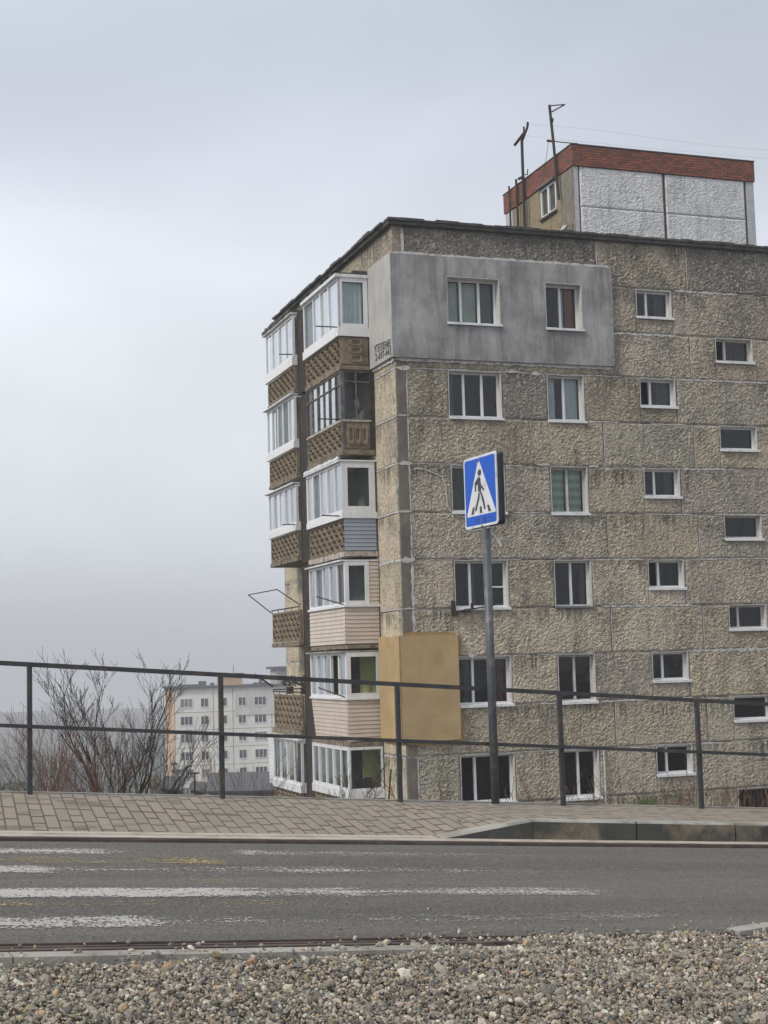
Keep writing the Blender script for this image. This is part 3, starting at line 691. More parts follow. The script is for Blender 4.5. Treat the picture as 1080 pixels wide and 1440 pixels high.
bk.box(MU0-0.06, MU1+0.03, ML0-0.06, ML0+0.22, 15.99, 16.68); bk.box(MU0-0.06, MU0+0.22, ML0+0.22, ML1+0.06, 15.99, 16.68)
bk.box(MU1-0.25, MU1+0.03, ML0+0.22, ML1+0.06, 15.99, 16.68); bk.box(MU0+0.22, MU1-0.25, ML1-0.2, ML1+0.06, 15.99, 16.68)
bk.box(MU0-0.08, MU1+0.05, ML0-0.08, ML1+0.08, 16.682, 16.72, 1)
bk.build('brick_parapet', [M['brick'], M['roofing']], mrm)
mw = MB(LEFT)
wa0, wa1, wz0, wz1, wd = 5.28, 6.46, 14.90, 15.92, -MU0+0.035
mw.box(wa0, wa1, wd-0.06, wd, wz0, wz0+0.07); mw.box(wa0, wa1, wd-0.06, wd, wz1-0.07, wz1); mw.box(wa0, wa0+0.06, wd-0.06, wd, wz0, wz1)
mw.box(wa1-0.06, wa1, wd-0.06, wd, wz0, wz1); mw.box(5.82, 5.92, wd-0.06, wd+0.005, wz0, wz1)
mw.box(wa0, wa1, wd-0.09, wd-0.075, wz0, wz1, 1); mw.box(wa0-0.05, wa1+0.1, wd-0.02, wd+0.12, wz1+0.02, wz1+0.10, 2); mw.box(wa0-0.05, wa1+0.05, wd-0.02, wd+0.08, wz0-0.07, wz0-0.01, 2)
mwo = mw.build('window', [M['pvc'], M['room_grey'], M['rotwood']], mrm)
tri = MB(LEFT); tri.prism([(4.15, 12.37), (4.15, 14.1), (4.7, 14.05), (7.0, 12.9), (7.0, 12.37)], OFF+0.02, OFF+0.06); tri.prism([(4.4, 14.10), (4.75, 14.18), (7.1, 13.0), (7.0, 12.86), (4.7, 14.02)], OFF+0.02, OFF+0.10, 1)
tri.build('roof_flashing', [M['slab'], M['seal']], mrm)

# antenna masts and wires on the roof
def mast(name, pts, r, arms, parent):
    mb = MB(LEFT); mb.path(pts, r, 8)
    o = mb.build(name, M['rust'], parent)
    for k, arm in enumerate(arms):
        a = MB(LEFT); a.path(arm[1:], arm[0], 6); a.build('antenna_arm', M['rust'], o)
    return o
D0 = OFF+0.15
m1 = mast('antenna_mast', [(7.62, D0, 12.4), (7.55, D0, 18.15)], 0.055, [(0.05, (7.95, D0+0.10, 18.02), (7.4, D0-0.02, 18.28)), (0.045, (7.5, D0, 18.05), (7.1, D0-0.02, 18.38), (7.05, D0-0.02, 18.55)), (0.035, (7.4, D0-0.02, 18.28), (7.38, D0-0.02, 18.5)), (0.055, (7.72, D0+0.1, 16.72), (7.5, D0, 16.74)), (0.02, (7.5, D0, 16.8), (7.2, D0, 16.72), (7.15, D0, 16.9))], bld)
mast('antenna_mast', [(8.07, D0, 12.4), (8.15, D0, 16.85)], 0.045, [], bld)
mast('antenna_mast', [(8.70, D0, 12.4), (8.78, D0, 16.80)], 0.035, [], bld)
mast('antenna_mast', [(4.83, D0, 15.1), (5.03, D0+0.02, 17.1), (5.22, D0+0.02, 18.47)], 0.050, [(0.022, (5.22, D0+0.02, 18.45), (4.1, D0+0.02, 18.08)), (0.022, (5.05, D0+0.02, 18.18), (4.1, D0+0.02, 18.07)), (0.045, (5.28, D0+0.12, 17.25), (5.0, D0, 17.14)), (0.018, (5.1, D0+0.04, 17.18), (4.4, D0-0.05, 16.9), (4.0, OFF-0.2, 16.75)), (0.06, (5.15, D0, 17.85), (5.09, D0, 17.98))], bld)
wr = MB(LEFT)
wr.path([(5.25, D0+0.1, 17.2), (6.0, D0, 16.0), (6.4, D0-0.1, 15.2)][:2], 0.008, 4)
wr.path([(7.12, D0, 18.5), (6.0, OFF-1.5, 18.1), (4.4, OFF-5.5, 17.3), (4.0, OFF-9.0, 17.2), (3.9, OFF-12.0, 17.3)], 0.0022, 4)
wr.path([(7.4, D0, 18.2), (6.2, D0-1, 17.7), (4.3, OFF-3.5, 16.95), (4.0, OFF-9.0, 16.9), (3.9, OFF-12.0, 17.0)], 0.0022, 4)
wr.build('wire', M['rust'], bld)

# ---- balconies on the left facade
def lattice(a0, a1, z0, z1, d, parent, nc, nr):
    """cast panel pierced by octagonal pits with small diamonds between"""
    mb = MB(LEFT)
    th = 0.07
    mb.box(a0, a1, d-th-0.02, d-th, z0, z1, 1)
    b = 0.045
    mb.box(a0, a1, d-th, d, z0, z0+b); mb.box(a0, a1, d-th, d, z1-b, z1); mb.box(a0, a0+b, d-th, d, z0+b, z1-b); mb.box(a1-b, a1, d-th, d, z0+b, z1-b)
    cw, ch = (a1-a0-2*b)/nc, (z1-z0-2*b)/nr
    mb.box(a0+b, a1-b, d-th, d-0.030, z0+b, z0+b+ch*0.2); mb.box(a0+b, a1-b, d-th, d-0.030, z1-b-ch*0.2, z1-b)
    def hexa(ca, cz, k, dd):              # twelve points round a hexagon
        P = [(0, 2/3), (0.5, 1/3), (0.5, -1/3), (0, -2/3), (-0.5, -1/3), (-0.5, 1/3)]; out = []
        for (x0, y0), (x1, y1) in zip(P, P[1:]+P[:1]): out += [(x0, y0), ((x0+x1)/2, (y0+y1)/2)]
        return [(ca+x*cw*k, dd, cz+y*ch*k) for x, y in out]
    def oval(ca, cz, k, dd): return [(ca+0.5*cw*k*math.sin(R(30*i)), dd, cz+0.60*ch*k*math.cos(R(30*i))) for i in range(12)]
    for r_ in range(nr):
        for c in range(nc+(1 if r_ % 2 else 0)):
            ca = a0+b+cw*(c+0.5)-(cw/2 if r_ % 2 else 0); cz = z0+b+ch*(r_+0.5)
            if ca < a0+b+cw*0.45 or ca > a1-b-cw*0.45: continue
            vs = hexa(ca, cz, 0.995, d-th)+hexa(ca, cz, 0.99, d-0.034)+hexa(ca, cz, 0.86, d+0.004)+oval(ca, cz, 0.66, d-0.004)+oval(ca, cz, 0.56, d-th); fs = []
            for q in range(4):
                for i in range(12): j = (i+1) % 12; fs.append((q*12+i, q*12+j, q*12+12+j, q*12+12+i))
            mb.add(vs, fs, 0)
    o = mb.build('parapet', [M['lattice'], M['lattice_shade']], parent)
    return o
def ring_panel(l, z0, z1, d0, d1, parent, vertical):
    """short side panel of a balcony with three raised long octagons; faces -y (toward the camera)"""
    mb = MB(lambda a, d, z: (-a, l-d, z))
    mb.slab(d0, d1, z0, z1, -0.05, 0.0, 0.015)
    W, Hh = d1-d0, z1-z0
    for i in range(3):
        if vertical: ca, cz, hw, hh = d0+W*(0.24+0.26*i), z0+Hh*0.52, W*0.12, Hh*0.38
        else: ca, cz, hw, hh = d0+W*0.48, z0+Hh*(0.22+0.29*i), W*0.27, Hh*0.135
        def oc8(w_, h_, dd):
            c = min(w_, h_)*0.65
            return [(ca+x, dd, cz+z) for x, z in ((-w_+c, -h_), (w_-c, -h_), (w_, -h_+c), (w_, h_-c), (w_-c, h_), (-w_+c, h_), (-w_, h_-c), (-w_, -h_+c))]
        vs = oc8(hw, hh, 0.0)+oc8(hw*0.95, hh*0.95, 0.045)+oc8(hw*0.62, hh*0.62, 0.045)+oc8(hw*0.5, hh*0.5, 0.004)
        fs = []
        for q in range(3):
            for k_ in range(8): j = (k_+1) % 8; fs.append((q*8+k_, q*8+j, q*8+8+j, q*8+8+k_))
        mb.add(vs, fs, 0)
    return mb.build('side_panel', M['lattice'], parent)
def boards(mp_, a0, a1, z0, z1, d, taper, mat, parent, pitch=0.118, name='siding'):
    """overlapping horizontal boards; taper = how far the bottom draws in"""
    mb = MB(mp_); n = max(1, round((z1-z0)/pitch)); p = (z1-z0)/n
    for i in range(n):
        zb, zt = z0+i*p, z0+(i+1)*p
        db, dt = d-taper*(1-(zb-z0)/(z1-z0)), d-taper*(1-(zt-z0)/(z1-z0))
        ab = taper*(1-(zb-z0)/(z1-z0))
        mb.add([(a0, dt-0.004, zt-0.002), (a1, dt-0.004, zt-0.002), (a1, db+0.014, zb+0.006), (a0, db+0.014, zb+0.006), (a1, db-0.012, zb-0.002), (a0, db-0.012, zb-0.002)], [(0, 1, 2, 3), (3, 2, 4, 5)])
    mb.add([(a0, d-0.03, z1), (a1, d-0.03, z1), (a1, d-taper-0.03, z0), (a0, d-taper-0.03, z0)], [(0, 1, 2, 3)])
    return mb.build(name, mat, parent)
def glazing(mp_, a0, a1, z0, z1, d, n, parent, frame, thin=False, curtains=(), transom=None, name='balcony_window', skip=(), fracs=None, glass_=None, bw=0.07, ew=0.075):
    mb = MB(mp_); t0, t1 = d-0.06, d
    if thin: bw, ew = 0.028, 0.04
    mb.box(a0, a1, t0, t1, z0, z0+ew); mb.box(a0, a1, t0, t1, z1-ew, z1)
    fr_ = fracs or [1.0/n]*n
    x = a0; cells = []
    mb.box(a0, a0+ew, t0, t1, z0+ew, z1-ew); mb.box(a1-ew, a1, t0, t1, z0+ew, z1-ew)
    W = a1-a0
    for i, f in enumerate(fr_):
        cells.append((x+(bw/2 if i else ew), x+W*f-(bw/2 if i < n-1 else ew))); x += W*f
        if i < n-1: mb.box(x-bw/2, x+bw/2, t0, t1+(0.012 if i % 2 else 0), z0+ew, z1-ew)
    if transom: mb.box(a0+ew, a1-ew, t0-0.002, t1-0.003, transom, transom+0.035)
    o = mb.build(name, frame, parent)
    for i, (c0, c1) in enumerate(cells):
        if i in skip: continue
        p = MB(mp_); p.add([(c0, d-0.035, z0+ew), (c1, d-0.035, z0+ew), (c1, d-0.035, z1-ew), (c0, d-0.035, z1-ew)], [(0, 1, 2, 3)])
        p.build('pane', glass_ or M['glass_bal'], o)
    for (i, key, t_0, t_1) in curtains:
        c0, c1 = cells[i]; cu = MB(mp_); curtain_strip(cu, c0+(c1-c0)*t_0, c0+(c1-c0)*t_1, z0+ew, z1-ew, d-0.13, 0, 0.018)
        cu.build('curtain', M[key], o)
    return o
PW, A0, A1 = 1.0, 1.96, 5.58
def SIDE(l): return lambda a, d, z: (-a, l-d, z)           # a = outward 0..1, d = toward the camera
def rod(parent, p, q, r=0.018):
    m_ = MB(LEFT); m_.tube(p, q, r, n=6); m_.build('laundry_rod', M['rust'], parent)
def slab_mesh(mb, a0, a1, z0, z1, w_, m=0, seed=0):
    q = random.Random(seed); n = 14
    mb.box(a0, a1, 0.0, w_-0.02, z0, z1, m)
    for i in range(n):
        x0, x1 = a0-0.02+(a1-a0+0.04)*i/n, a0-0.02+(a1-a0+0.04)*(i+1)/n
        mb.box(x0, x1, w_-0.019, w_+q.uniform(0.0, 0.03), z0+q.uniform(-0.012, 0.012), z1+q.uniform(-0.015, 0.012), m)
    mb.box(a0-0.03, a0-0.001, 0.0, w_, z0+0.01, z1-0.008, m)
s1 = [dict(slab=(8.46, 8.60), par=(8.62, 9.44), band=(9.45, 9.70), gl=(9.70, 11.20)),
      dict(slab=(5.97, 6.12), par=(6.14, 6.93), band=None, gl=(6.98, 8.44)),
      dict(slab=(3.02, 3.17), par=(3.19, 4.11), band=(4.12, 4.30), gl=(4.30, 5.76)),
      dict(slab=(0.38, 0.50), par=(0.52, 1.56), band=(1.57, 1.63), gl=(1.63, 2.88)),
      dict(slab=(-2.40, -2.26), par=(-2.24, -1.08), band=(-1.07, -1.01), gl=(-1.01, 0.28)),
      dict(slab=(-4.75, -4.62), par=(-4.60, -3.86), band=(-3.85, -3.62), gl=(-3.62, -2.42))]
for k, s in enumerate(s1):
    b = MB(LEFT); sz0, sz1 = s['slab']
    slab_mesh(b, A0, A1, sz0, sz1, PW, 0, k)
    base = b.build('balcony', M['slab_flake'] if k == 2 else M['slab'], bld)
    P0_, P1_ = s['par']; SD = SIDE(A0)
    if k in (0, 1, 2, 5): lattice(A0+0.02, A1, P0_, P1_, PW-0.02, base, 7, 5)
    if k == 0: ring_panel(A0, P0_, P1_, 0.12, PW-0.06, base, False)
    if k in (1, 5): ring_panel(A0, P0_, P1_, 0.12, PW-0.08, base, True)
    if k == 2: boards(SD, 0.04, PW+0.0, P0_, P1_, 0.02, 0.0, M['sid_blue'], base)
    if k in (3, 4):
        tp = 0.0 if k == 3 else 0.12
        boards(LEFT, A0, A1, P0_, P1_, PW+0.03, tp, M['sid_beige'], base); boards(SD, 0.02, PW+0.03, P0_, P1_, 0.02, 0.0, M['sid_beige'], base)
    if s['band']:
        z0, z1 = s['band']; bn = MB(LEFT); ex = 0.07 if k in (0, 2, 5) else 0.09
        bn.box(A0-ex, A1+0.02, PW-0.02, PW+ex, z0, z1); bn.box(A0-ex, A0+0.02, 0.0, PW-0.02, z0, z1)
        bn.build('ledge', M['pvc'] if k != 5 else M['tin'], base)
    elif k == 1:
        bn = MB(LEFT); ribbon(bn, [(A0, 6.965), (A1, 6.955)], 0.035, PW+0.015, 0.4, 0, 0.10); bn.box(A0-0.03, A0, 0.1, PW, 6.94, 6.99)
        bn.build('ledge', M['slab_flake'], base)
    z0, z1 = s['gl']
    if k == 0:
        glazing(LEFT, A0-0.04, A1, z0, z1, PW+0.03, 4, base, M['pvc'], curtains=[(0, 'c_white', 0, 1), (1, 'c_grey', 0, 1), (2, 'c_white', 0, 1), (3, 'c_white', 0.0, 1)], fracs=[0.27, 0.22, 0.22, 0.29])
        glazing(SD, 0.12, PW+0.03, z0, z1, 0.04, 1, base, M['pvc'], curtains=[(0, 'c_blue', 0, 1)], ew=0.13)
    elif k == 1:
        glazing(LEFT, A0, A1, z0, z1, PW-0.01, 6, base, M['rotwood'], thin=True, transom=8.03, curtains=[(i, 'c_grey', 0, 1) for i in (0, 2, 3, 5)])
        glazing(SD, 0.08, PW-0.02, z0, z1, 0.0, 2, base, M['rotwood'], thin=True, transom=8.10, fracs=[.5, .5])
        pb = MB(SIDE(A0)); pb.box(-0.06, 0.14, -0.05, 0.02, P0_-0.05, z1); pb.build('post', M['rust'], base)
        pb = MB(SIDE(A0)); pb.box(PW-0.07, PW+0.01, -0.05, 0.025, P0_-0.02, z1); pb.build('post', M['rotwood'], base)
    elif k == 2:
        glazing(LEFT, A0-0.04, A1, z0, z1, PW+0.05, 5, base, M['pvc'], curtains=[(0, 'c_grey', 0.2, 1), (2, 'c_white', 0, 1), (3, 'c_white', 0, 1), (4, 'c_white', 0, 1)])
        glazing(SD, 0.05, PW+0.05, z0, z1, 0.05, 1, base, M['pvc'], ew=0.17, fracs=[1.0])
    elif k == 3:
        glazing(LEFT, A0, A1, z0, z1, PW+0.03, 5, base, M['pvc'], curtains=[(0, 'c_grey', 0, 1), (3, 'c_white', 0, 1), (4, 'c_white', 0, .6)])
        glazing(SD, 0.30, PW+0.03, z0, z1, 0.04, 1, base, M['pvc'], ew=0.12); boards(SD, 0.0, 0.30, z0, z1, 0.02, 0.0, M['sid_beige'], base)
    elif k == 4:
        glazing(LEFT, A0, A1, z0, z1, PW+0.05, 5, base, M['pvc'], curtains=[(3, 'c_white', 0, 1), (4, 'c_white', 0, 1), (0, 'c_white', 0.5, 1)], skip=(1,))
        glazing(SD, 0.02, PW+0.05, z0, z1, 0.05, 1, base, M['pvc'], ew=0.13)
    else:
        glazing(LEFT, A0, A1, z0, z1, PW+0.05, 5, base, M['pvc'], curtains=[(0, 'c_white', 0, 1)])
        glazing(SD, 0.02, PW+0.05, z0, z1, 0.05, 1, base, M['pvc'], ew=0.06)
    # painted house wall inside the loggia
    iw = MB(LEFT); iw.box(A0+0.02, A1-0.02, 0.003, 0.02, sz1, z1+0.05); iw.box(A1-0.05, A1-0.02, 0.021, PW-0.15, sz1, z1+0.05)
    iw.build('inner_wall', M['room_green'] if k in (4, 5) else M['room_grey'], base)
    if k in (4, 5):
        dr = MB(LEFT); dr.box(A0+1.9, A0+2.9, 0.021, 0.05, sz1, z1-0.1); dr.build('balcony_door', M['room'], base)
    # canopy over the glazing
    cn = MB(LEFT)
    if k == 0:
        cn.box(A0-0.08, A1+0.03, 0.0, PW+0.12, 11.20, 11.29, 0)
        q = random.Random(2)
        for i in range(20):
            for j in range(4):
                x = A0-0.05+(A1-A0+0.05)*i/20; y = PW*(j/4)+0.05; cn.box(x, x+0.2, y, y+0.27, 11.291, 11.33+q.uniform(0, 0.09), 1)
    elif k in (2,): cn.box(A0-0.08, A1+0.02, 0.0, PW+0.14, 5.765, 5.81, 0); ribbon(cn, [(A0-0.08, 5.86), (A1, 5.86)], 0.045, PW+0.15, 0.5, 0, 0.05)
    elif k == 3: cn.box(A0-0.05, A1+0.03, 0.0, PW+0.16, 2.885, 2.925, 0)
    elif k == 4: cn.box(A0-0.06, A1+0.03, 0.0, PW+0.20, 0.285, 0.325, 0)
    elif k == 5: cn.box(A0-0.02, A1, 0.0, PW+0.06, -2.42, -2.40, 0)
    if cn.v: cn.build('canopy', [M['tin'] if k != 4 else M['kerb'], M['roofing']], base)
    if k in (0, 1): rod(base, (A0+0.05, PW, s['gl'][0]+0.02), (A0+0.1, PW+0.68, s['gl'][0]+0.03))
    if k == 2: rod(base, (A0+0.2, PW, 4.2), (A0+0.2, PW+0.6, 4.22))
    if k in (3, 4): rod(base, (A0+0.1, PW+0.03, s['gl'][0]+0.01), (A0+1.1, PW+0.55, s['gl'][0]+0.30))
# second stack
B0, B1 = 6.88, 10.30
s2 = [dict(slab=(8.68, 8.80), par=(8.82, 9.56), band=(9.57, 9.84), gl=(9.84, 11.22)),
      dict(slab=(5.92, 6.04), par=(6.06, 6.88), band=(6.89, 7.10), gl=(7.10, 8.60)),
      dict(slab=(3.26, 3.40), par=(3.42, 4.22), band=(4.23, 4.44), gl=(4.44, 5.72)),
      dict(slab=(0.56, 0.70), par=(0.72, 1.70), band=None, gl=None),
      dict(slab=(-2.28, -2.10), par=(-2.08, -1.00), band=None, gl=None),
      dict(slab=(-4.95, -4.80), par=(-4.78, -4.05), band=(-4.04, -3.80), gl=(-3.80, -2.42))]
for k, s in enumerate(s2):
    b = MB(LEFT); sz0, sz1 = s['slab']; slab_mesh(b, B0, B1, sz0, sz1, PW, 0, 20+k)
    base = b.build('balcony', M['slab'], bld)
    P0_, P1_ = s['par']; lattice(B0, B1-0.02, P0_, P1_, PW-0.02, base, 7, 5)
    if s['band']:
        z0, z1 = s['band']; bn = MB(LEFT); bn.box(B0-0.03, B1+0.05, PW-0.02, PW+0.07, z0, z1); bn.box(B0-0.03, B0+0.02, 0.1, PW-0.02, z0, z1); bn.build('ledge', M['pvc'], base)
    if s['gl']:
        z0, z1 = s['gl']; far = B1 if k != 5 else B1
        glazing(LEFT, B0-0.02, far, z0, z1, PW+0.03, (4, 5, 5, 0, 0, 4)[k], base, M['pvc'], curtains={0: [(1, 'c_white', 0, 1), (3, 'c_white', 0, 1), (2, 'c_white', 0.3, 1)], 1: [(2, 'c_white', 0, 1), (3, 'c_white', 0, 1), (1, 'c_grey', 0, 1)], 2: [(1, 'c_white', 0, 1), (2, 'c_white', 0, 1), (4, 'c_grey', 0, 1)], 5: [(0, 'c_teal', 0, 1), (3, 'c_white', 0, 1)]}[k])
        glazing(SIDE(B0), 0.05, PW+0.03, z0, z1, 0.03, 1, base, M['pvc'])
        if k == 5: boards(LEFT, B1+0.0, B1+0.9, -4.0, z1, PW-0.05, 0.0, M['sid_white'], base)
        cn = MB(LEFT)
        if k == 0:
            cn.box(B0-0.05, B1+0.15, 0.0, PW+0.12, z1+0.02, z1+0.07, 0); q = random.Random(9)
            for i in range(16): x = B0-0.05+(B1-B0+0.1)*i/16; cn.box(x, x+0.22, 0.1, PW+0.14+q.uniform(0, .04), z1+0.072, z1+0.16+q.uniform(-0.02, 0.05), 1)
        else: cn.box(B0-0.05, B1+0.15, 0.0, PW+0.15, z1+0.01, z1+0.05, 0)
        cn.build('canopy', [M['tin'], M['roofing']], base)
    else:
        rl = MB(LEFT); rz = P1_+0.10
        rl.path([(B0, PW, rz), (B1, PW, rz)], 0.022); 
        for a in (B0+0.05, B0+0.9, B0+1.75, B0+2.6, B1-0.05): rl.tube((a, PW-0.02, P1_-0.02), (a, PW, rz), 0.014)
        rl.build('railing', M['rust'], base)
        fr = MB(LEFT)
        if k == 3: fr.path([(B1, PW, 1.72), (B1+0.2, PW+0.75, 2.36), (B0+0.6, PW+0.55, 2.38), (B0+0.2, PW-0.1, 1.85)], 0.018)
        else: fr.path([(B1, PW, -0.75), (B1, PW+0.62, -0.32)], 0.03); fr.path([(B0+0.2, PW-0.6, -0.95), (B0+0.7, PW+0.35, -0.40)], 0.028); fr.path([(B0, PW-0.3, -0.78), (B1, PW, -0.85)], 0.022)
        fr.build('laundry_rack', M['rust'], base)
    if k in (0, 2): rod(base, (B0, PW-0.1, 9.92 if k == 0 else 4.42), (B0+0.15, PW+0.45, 9.94 if k == 0 else 4.42))
# rusty mesh screens between the two stacks
q = random.Random(4)
zs_ = [(8.60, 11.25), (6.02, 8.46), (3.18, 5.95), (0.5, 3.05), (-2.3, 0.4), (-5.0, -2.35)]
for k, (z0, z1) in enumerate(zs_):
    sc_ = MB(LEFT); a0, a1, d = A1+0.05, B0-0.08, 0.90
    sc_.box(a0, a0+0.05, d-0.05, d, z0, z1); sc_.box(a1-0.05, a1, d-0.05, d, z0, z1); sc_.box(a0+0.05, a1-0.05, d-0.05, d-0.001, z1-0.06, z1); sc_.box(a0+0.05, a1-0.05, d-0.05, d-0.001, z0, z0+0.05)
    zm = z0+(0.85 if k < 5 else 0.0)
    if k < 5: sc_.box(a0+0.05, a1-0.05, d-0.035, d-0.02, z0+0.05, zm, 1)
    n = 9; wv = (a1-a0-0.1)/n
    for i in range(n+1): sc_.box(a0+0.05+wv*i-0.050, a0+0.05+wv*i+0.050, d-0.018, d-0.014, zm, z1-0.06)
    for i in range(n):
        z = zm+q.uniform(0.02, 0.2)
        while z < z1-0.1: sc_.box(a0+0.05+wv*i+0.050, a0+0.05+wv*(i+1)-0.050, d-0.018, d-0.014, z, z+0.05); z += 0.22 if k < 5 else 0.10
    
    sc_.box(a0, a1, 0.84, 0.85, z0, z1, 2)  # added pale backing sheet, its colour stands in for light passing the slits
    sc_.build('mesh_screen', [M['rust'], M['rust_dark'], M['kerb']], bld)
# small fittings on the right facade
cb = MB(RIGHT)
P = [(0.50, 5.32), (0.75, 5.30), (1.05, 5.2), (1.28, 5.08), (1.38, 4.85), (1.40, 4.5), (1.43, 4.25), (1.55, 4.08), (1.75, 3.99), (2.05, 3.93)]
cb.path([(a, 0.03, z) for a, z in P], 0.018, 6); cb.build('cable', M['reveal'], bld)
cb = MB(RIGHT)
cb.path([(6.70, 0.03, 2.78), (6.3, 0.05, 2.1), (6.0, 0.03, 1.75)], 0.010, 5); cb.path([(5.98, 0.04, 1.75), (6.05, 0.04, 1.5)], 0.012, 5); cb.build('cable', M['reveal'], bld)
br_ = MB(RIGHT); br_.box(1.44, 1.52, 0.0, 0.12, 1.22, 1.62); br_.box(1.44, 1.60, 0.0, 0.16, 1.22, 1.34); br_.path([(1.55, 0.14, 1.33), (1.85, 0.16, 1.36), (2.9, 0.14, 1.52)], 0.02); br_.box(1.78, 1.95, 0.08, 0.2, 1.28, 1.38); br_.box(1.99, 2.05, 0.1, 0.18, 1.38, 1.55)
br_.build('bracket', M['rust_dark'], bld)
pp = MB(RIGHT); pp.path([(5.97, 0.05, -2.7), (5.97, 0.05, -4.15), (6.02, 0.10, -4.3)], 0.03); pp.build('drain_pipe', M['reveal'], bld)
lr = MB(LEFT); lr.path([(0.9, 0.15, -3.0), (0.3, 0.5, -4.3)], 0.03); lr.build('leaning_pipe', M['rust_dark'], bld)

# things kept on the balconies
def local(a, d, z): return bld_m @ Vector(LEFT(a, d, z))
bld_m = Matrix.Translation((CX, CY, 0)) @ Matrix.Rotation(BYAW, 4, 'Z')
jk = MB(lambda a, d, z: tuple(bld_m @ Vector((-a, A0-d, z))))
jk.tube((0.75, -0.25, 7.05), (0.30, -0.18, 7.42), 0.075, 0.07, 12, 0)
jk.tube((0.75, -0.25, 7.05), (0.30, -0.18, 7.42), 0.03, 0.08, 12, 0)
tag(jk.build('rolled_linoleum', M['junk_dark']), 'dark roll lying behind the old thin-framed glass of the second balcony from the top', 'roll')
jk = MB(lambda a, d, z: tuple(bld_m @ Vector((-a, A0-d, z))))
jk.prism([(0.85, 7.0), (0.62, 7.12), (0.44, 7.3), (0.50, 7.62), (0.38, 7.68), (0.30, 7.3), (0.42, 7.08), (0.55, 7.0)], -0.35, -0.30)
tag(jk.build('crumpled_cloth', M['junk']), 'pale crumpled cloth behind the dark roll on the thin-framed glazed balcony', 'cloth')
jk = MB(lambda a, d, z: tuple(bld_m @ Vector((-a, A0-d, z))))
for i, (a, r_, h_) in enumerate(((0.85, .17, .55), (0.55, .16, .35), (0.3, .15, .42))):
    jk.tube((a, -0.5, -4.6), (a, -0.5, -3.55+h_*0.6), r_, r_*0.8, 10); 
jk.build('storage_sacks', M['junk_dark']); tag(bpy.data.objects['storage_sacks'], 'row of dark sacks behind the lowest balcony window with the yellow-green wall', 'sacks')

def leafy(name, cen, rx, rz, n, mat, parent=None, s=0.05, seed=1, stem=None):
    q = random.Random(seed); mb = MB()
    for i in range(n):
        u_ = Vector((q.gauss(0, 1), q.gauss(0, 1), q.gauss(0, 1))).normalized()*(q.random()**0.5)
        c = Vector((cen[0]+u_.x*rx, cen[1]+u_.y*rx, cen[2]+u_.z*rz))
        e1 = Vector((q.gauss(0, 1), q.gauss(0, 1), q.gauss(0, 1))).normalized(); e2 = e1.orthogonal().normalized(); ss = s*q.uniform(0.6, 1.4)
        mb.add([tuple(c-e1*ss), tuple(c+e2*ss*0.5), tuple(c+e1*ss), tuple(c-e2*ss*0.5)], [(0, 1, 2, 3)])
    return mb.build(name, mat, parent, recalc=False)
for i, (a, lab) in enumerate(((B0+0.6, 'dry potted plant on the open rail of the lower far balcony, nearer the rusty screens'), (B0+2.3, 'bushy potted plant at the far end of the lower open balcony'))):
    c = local(a, 0.72, -0.78); e = empty('potted_plant', tuple(c)); tag(e, lab, 'plant')
    pt = MB(); pt.tube((0, 0, -0.2), (0, 0, 0.02), 0.10, 0.13, 10); pt.build('pot', M['rust'], e)
    leafy('foliage', (0, 0, 0.20), 0.30, 0.20, 160, M['olive'], e, 0.05, 30+i)

# ------------------------------------------------------------------ pavement, road, gravel
V = Vector((0.9201149, 0.38340596, -0.07992766)).normalized()      # along the road, down to the right
T = Vector((V.y, -V.x, 0)).normalized()                            # across, toward the camera
P0 = Vector((0.07791285, 13.95007439, -1.30137994))                # foot of the middle fence post
XF = lambda s, t, h: tuple(P0 + V*s + T*t + Vector((0, 0, h)))
ground_m = Matrix(((V.x, T.x, 0, P0.x), (V.y, T.y, 0, P0.y), (V.z, T.z, 1, P0.z), (0, 0, 0, 1)))
# Object-space coordinates of these meshes are (s, t, height); the sheared frame is baked into a child matrix
def gbuild(mb, name, mats, parent=None, **k):
    """mesh whose vertices are world positions but whose texture space stays along/across the road"""
    L = V.copy(); A_ = Vector((V.x, V.y, 0)).normalized()
    Mx = Matrix(((A_.x, T.x, 0, P0.x), (A_.y, T.y, 0, P0.y), (0, 0, 1, P0.z), (0, 0, 0, 1)))
    c = Vector((A_.x, A_.y, 0)); hs = math.hypot(V.x, V.y)
    mb.v = [(v[0]*hs, v[1], v[2]+v[0]*V.z) for v in mb.v]
    o = mb.build(name, mats, parent, **k)
    if parent is None: o.matrix_world = Mx
    return o
KT = 1.87                                  # kerb line
def road_h(t): return -0.15-0.03*(t-1.5)
S0, S1 = -40.0, 34.0
# lowered at the crossing, raised to the right of s=RA..RB
RA, RB = -0.45, 0.38
def pave_h(s, t):
    """height of the paving: ramp in front of the crossing, level beyond"""
    f = min(1, max(0, (s-RA)/(RB-RA))); drop = 0.15*(1-f)
    return -0.012*min(1, t/1.7)-drop*max(0, min(1, t/1.7))
pv = MB()
ss = [S0, -20, -10, -6]+[-5+0.25*i for i in range(60)]+[12, 20, S1]
tt = [-0.12, 0.0, 0.3, 0.6, 0.9, 1.3, 1.705]
vs = []
for s_ in ss:
    f = min(1, max(0, (s_-RA)/(RB-RA))); tk = 1.705
    for t_ in tt:
        t2 = min(t_, tk); vs.append((s_, t2, pave_h(s_, t2)))
nT = len(tt); fs = [(i*nT+j, i*nT+j+1, (i+1)*nT+j+1, (i+1)*nT+j) for i in range(len(ss)-1) for j in range(nT-1)]
fs = fs[:]; pv.add(vs, fs)
pv_o = gbuild(pv, 'pavement', M['pavers'], recalc=False); tag(pv_o, 'grey-brown paved footway between the railing and the road', 'pavement', kind='structure')
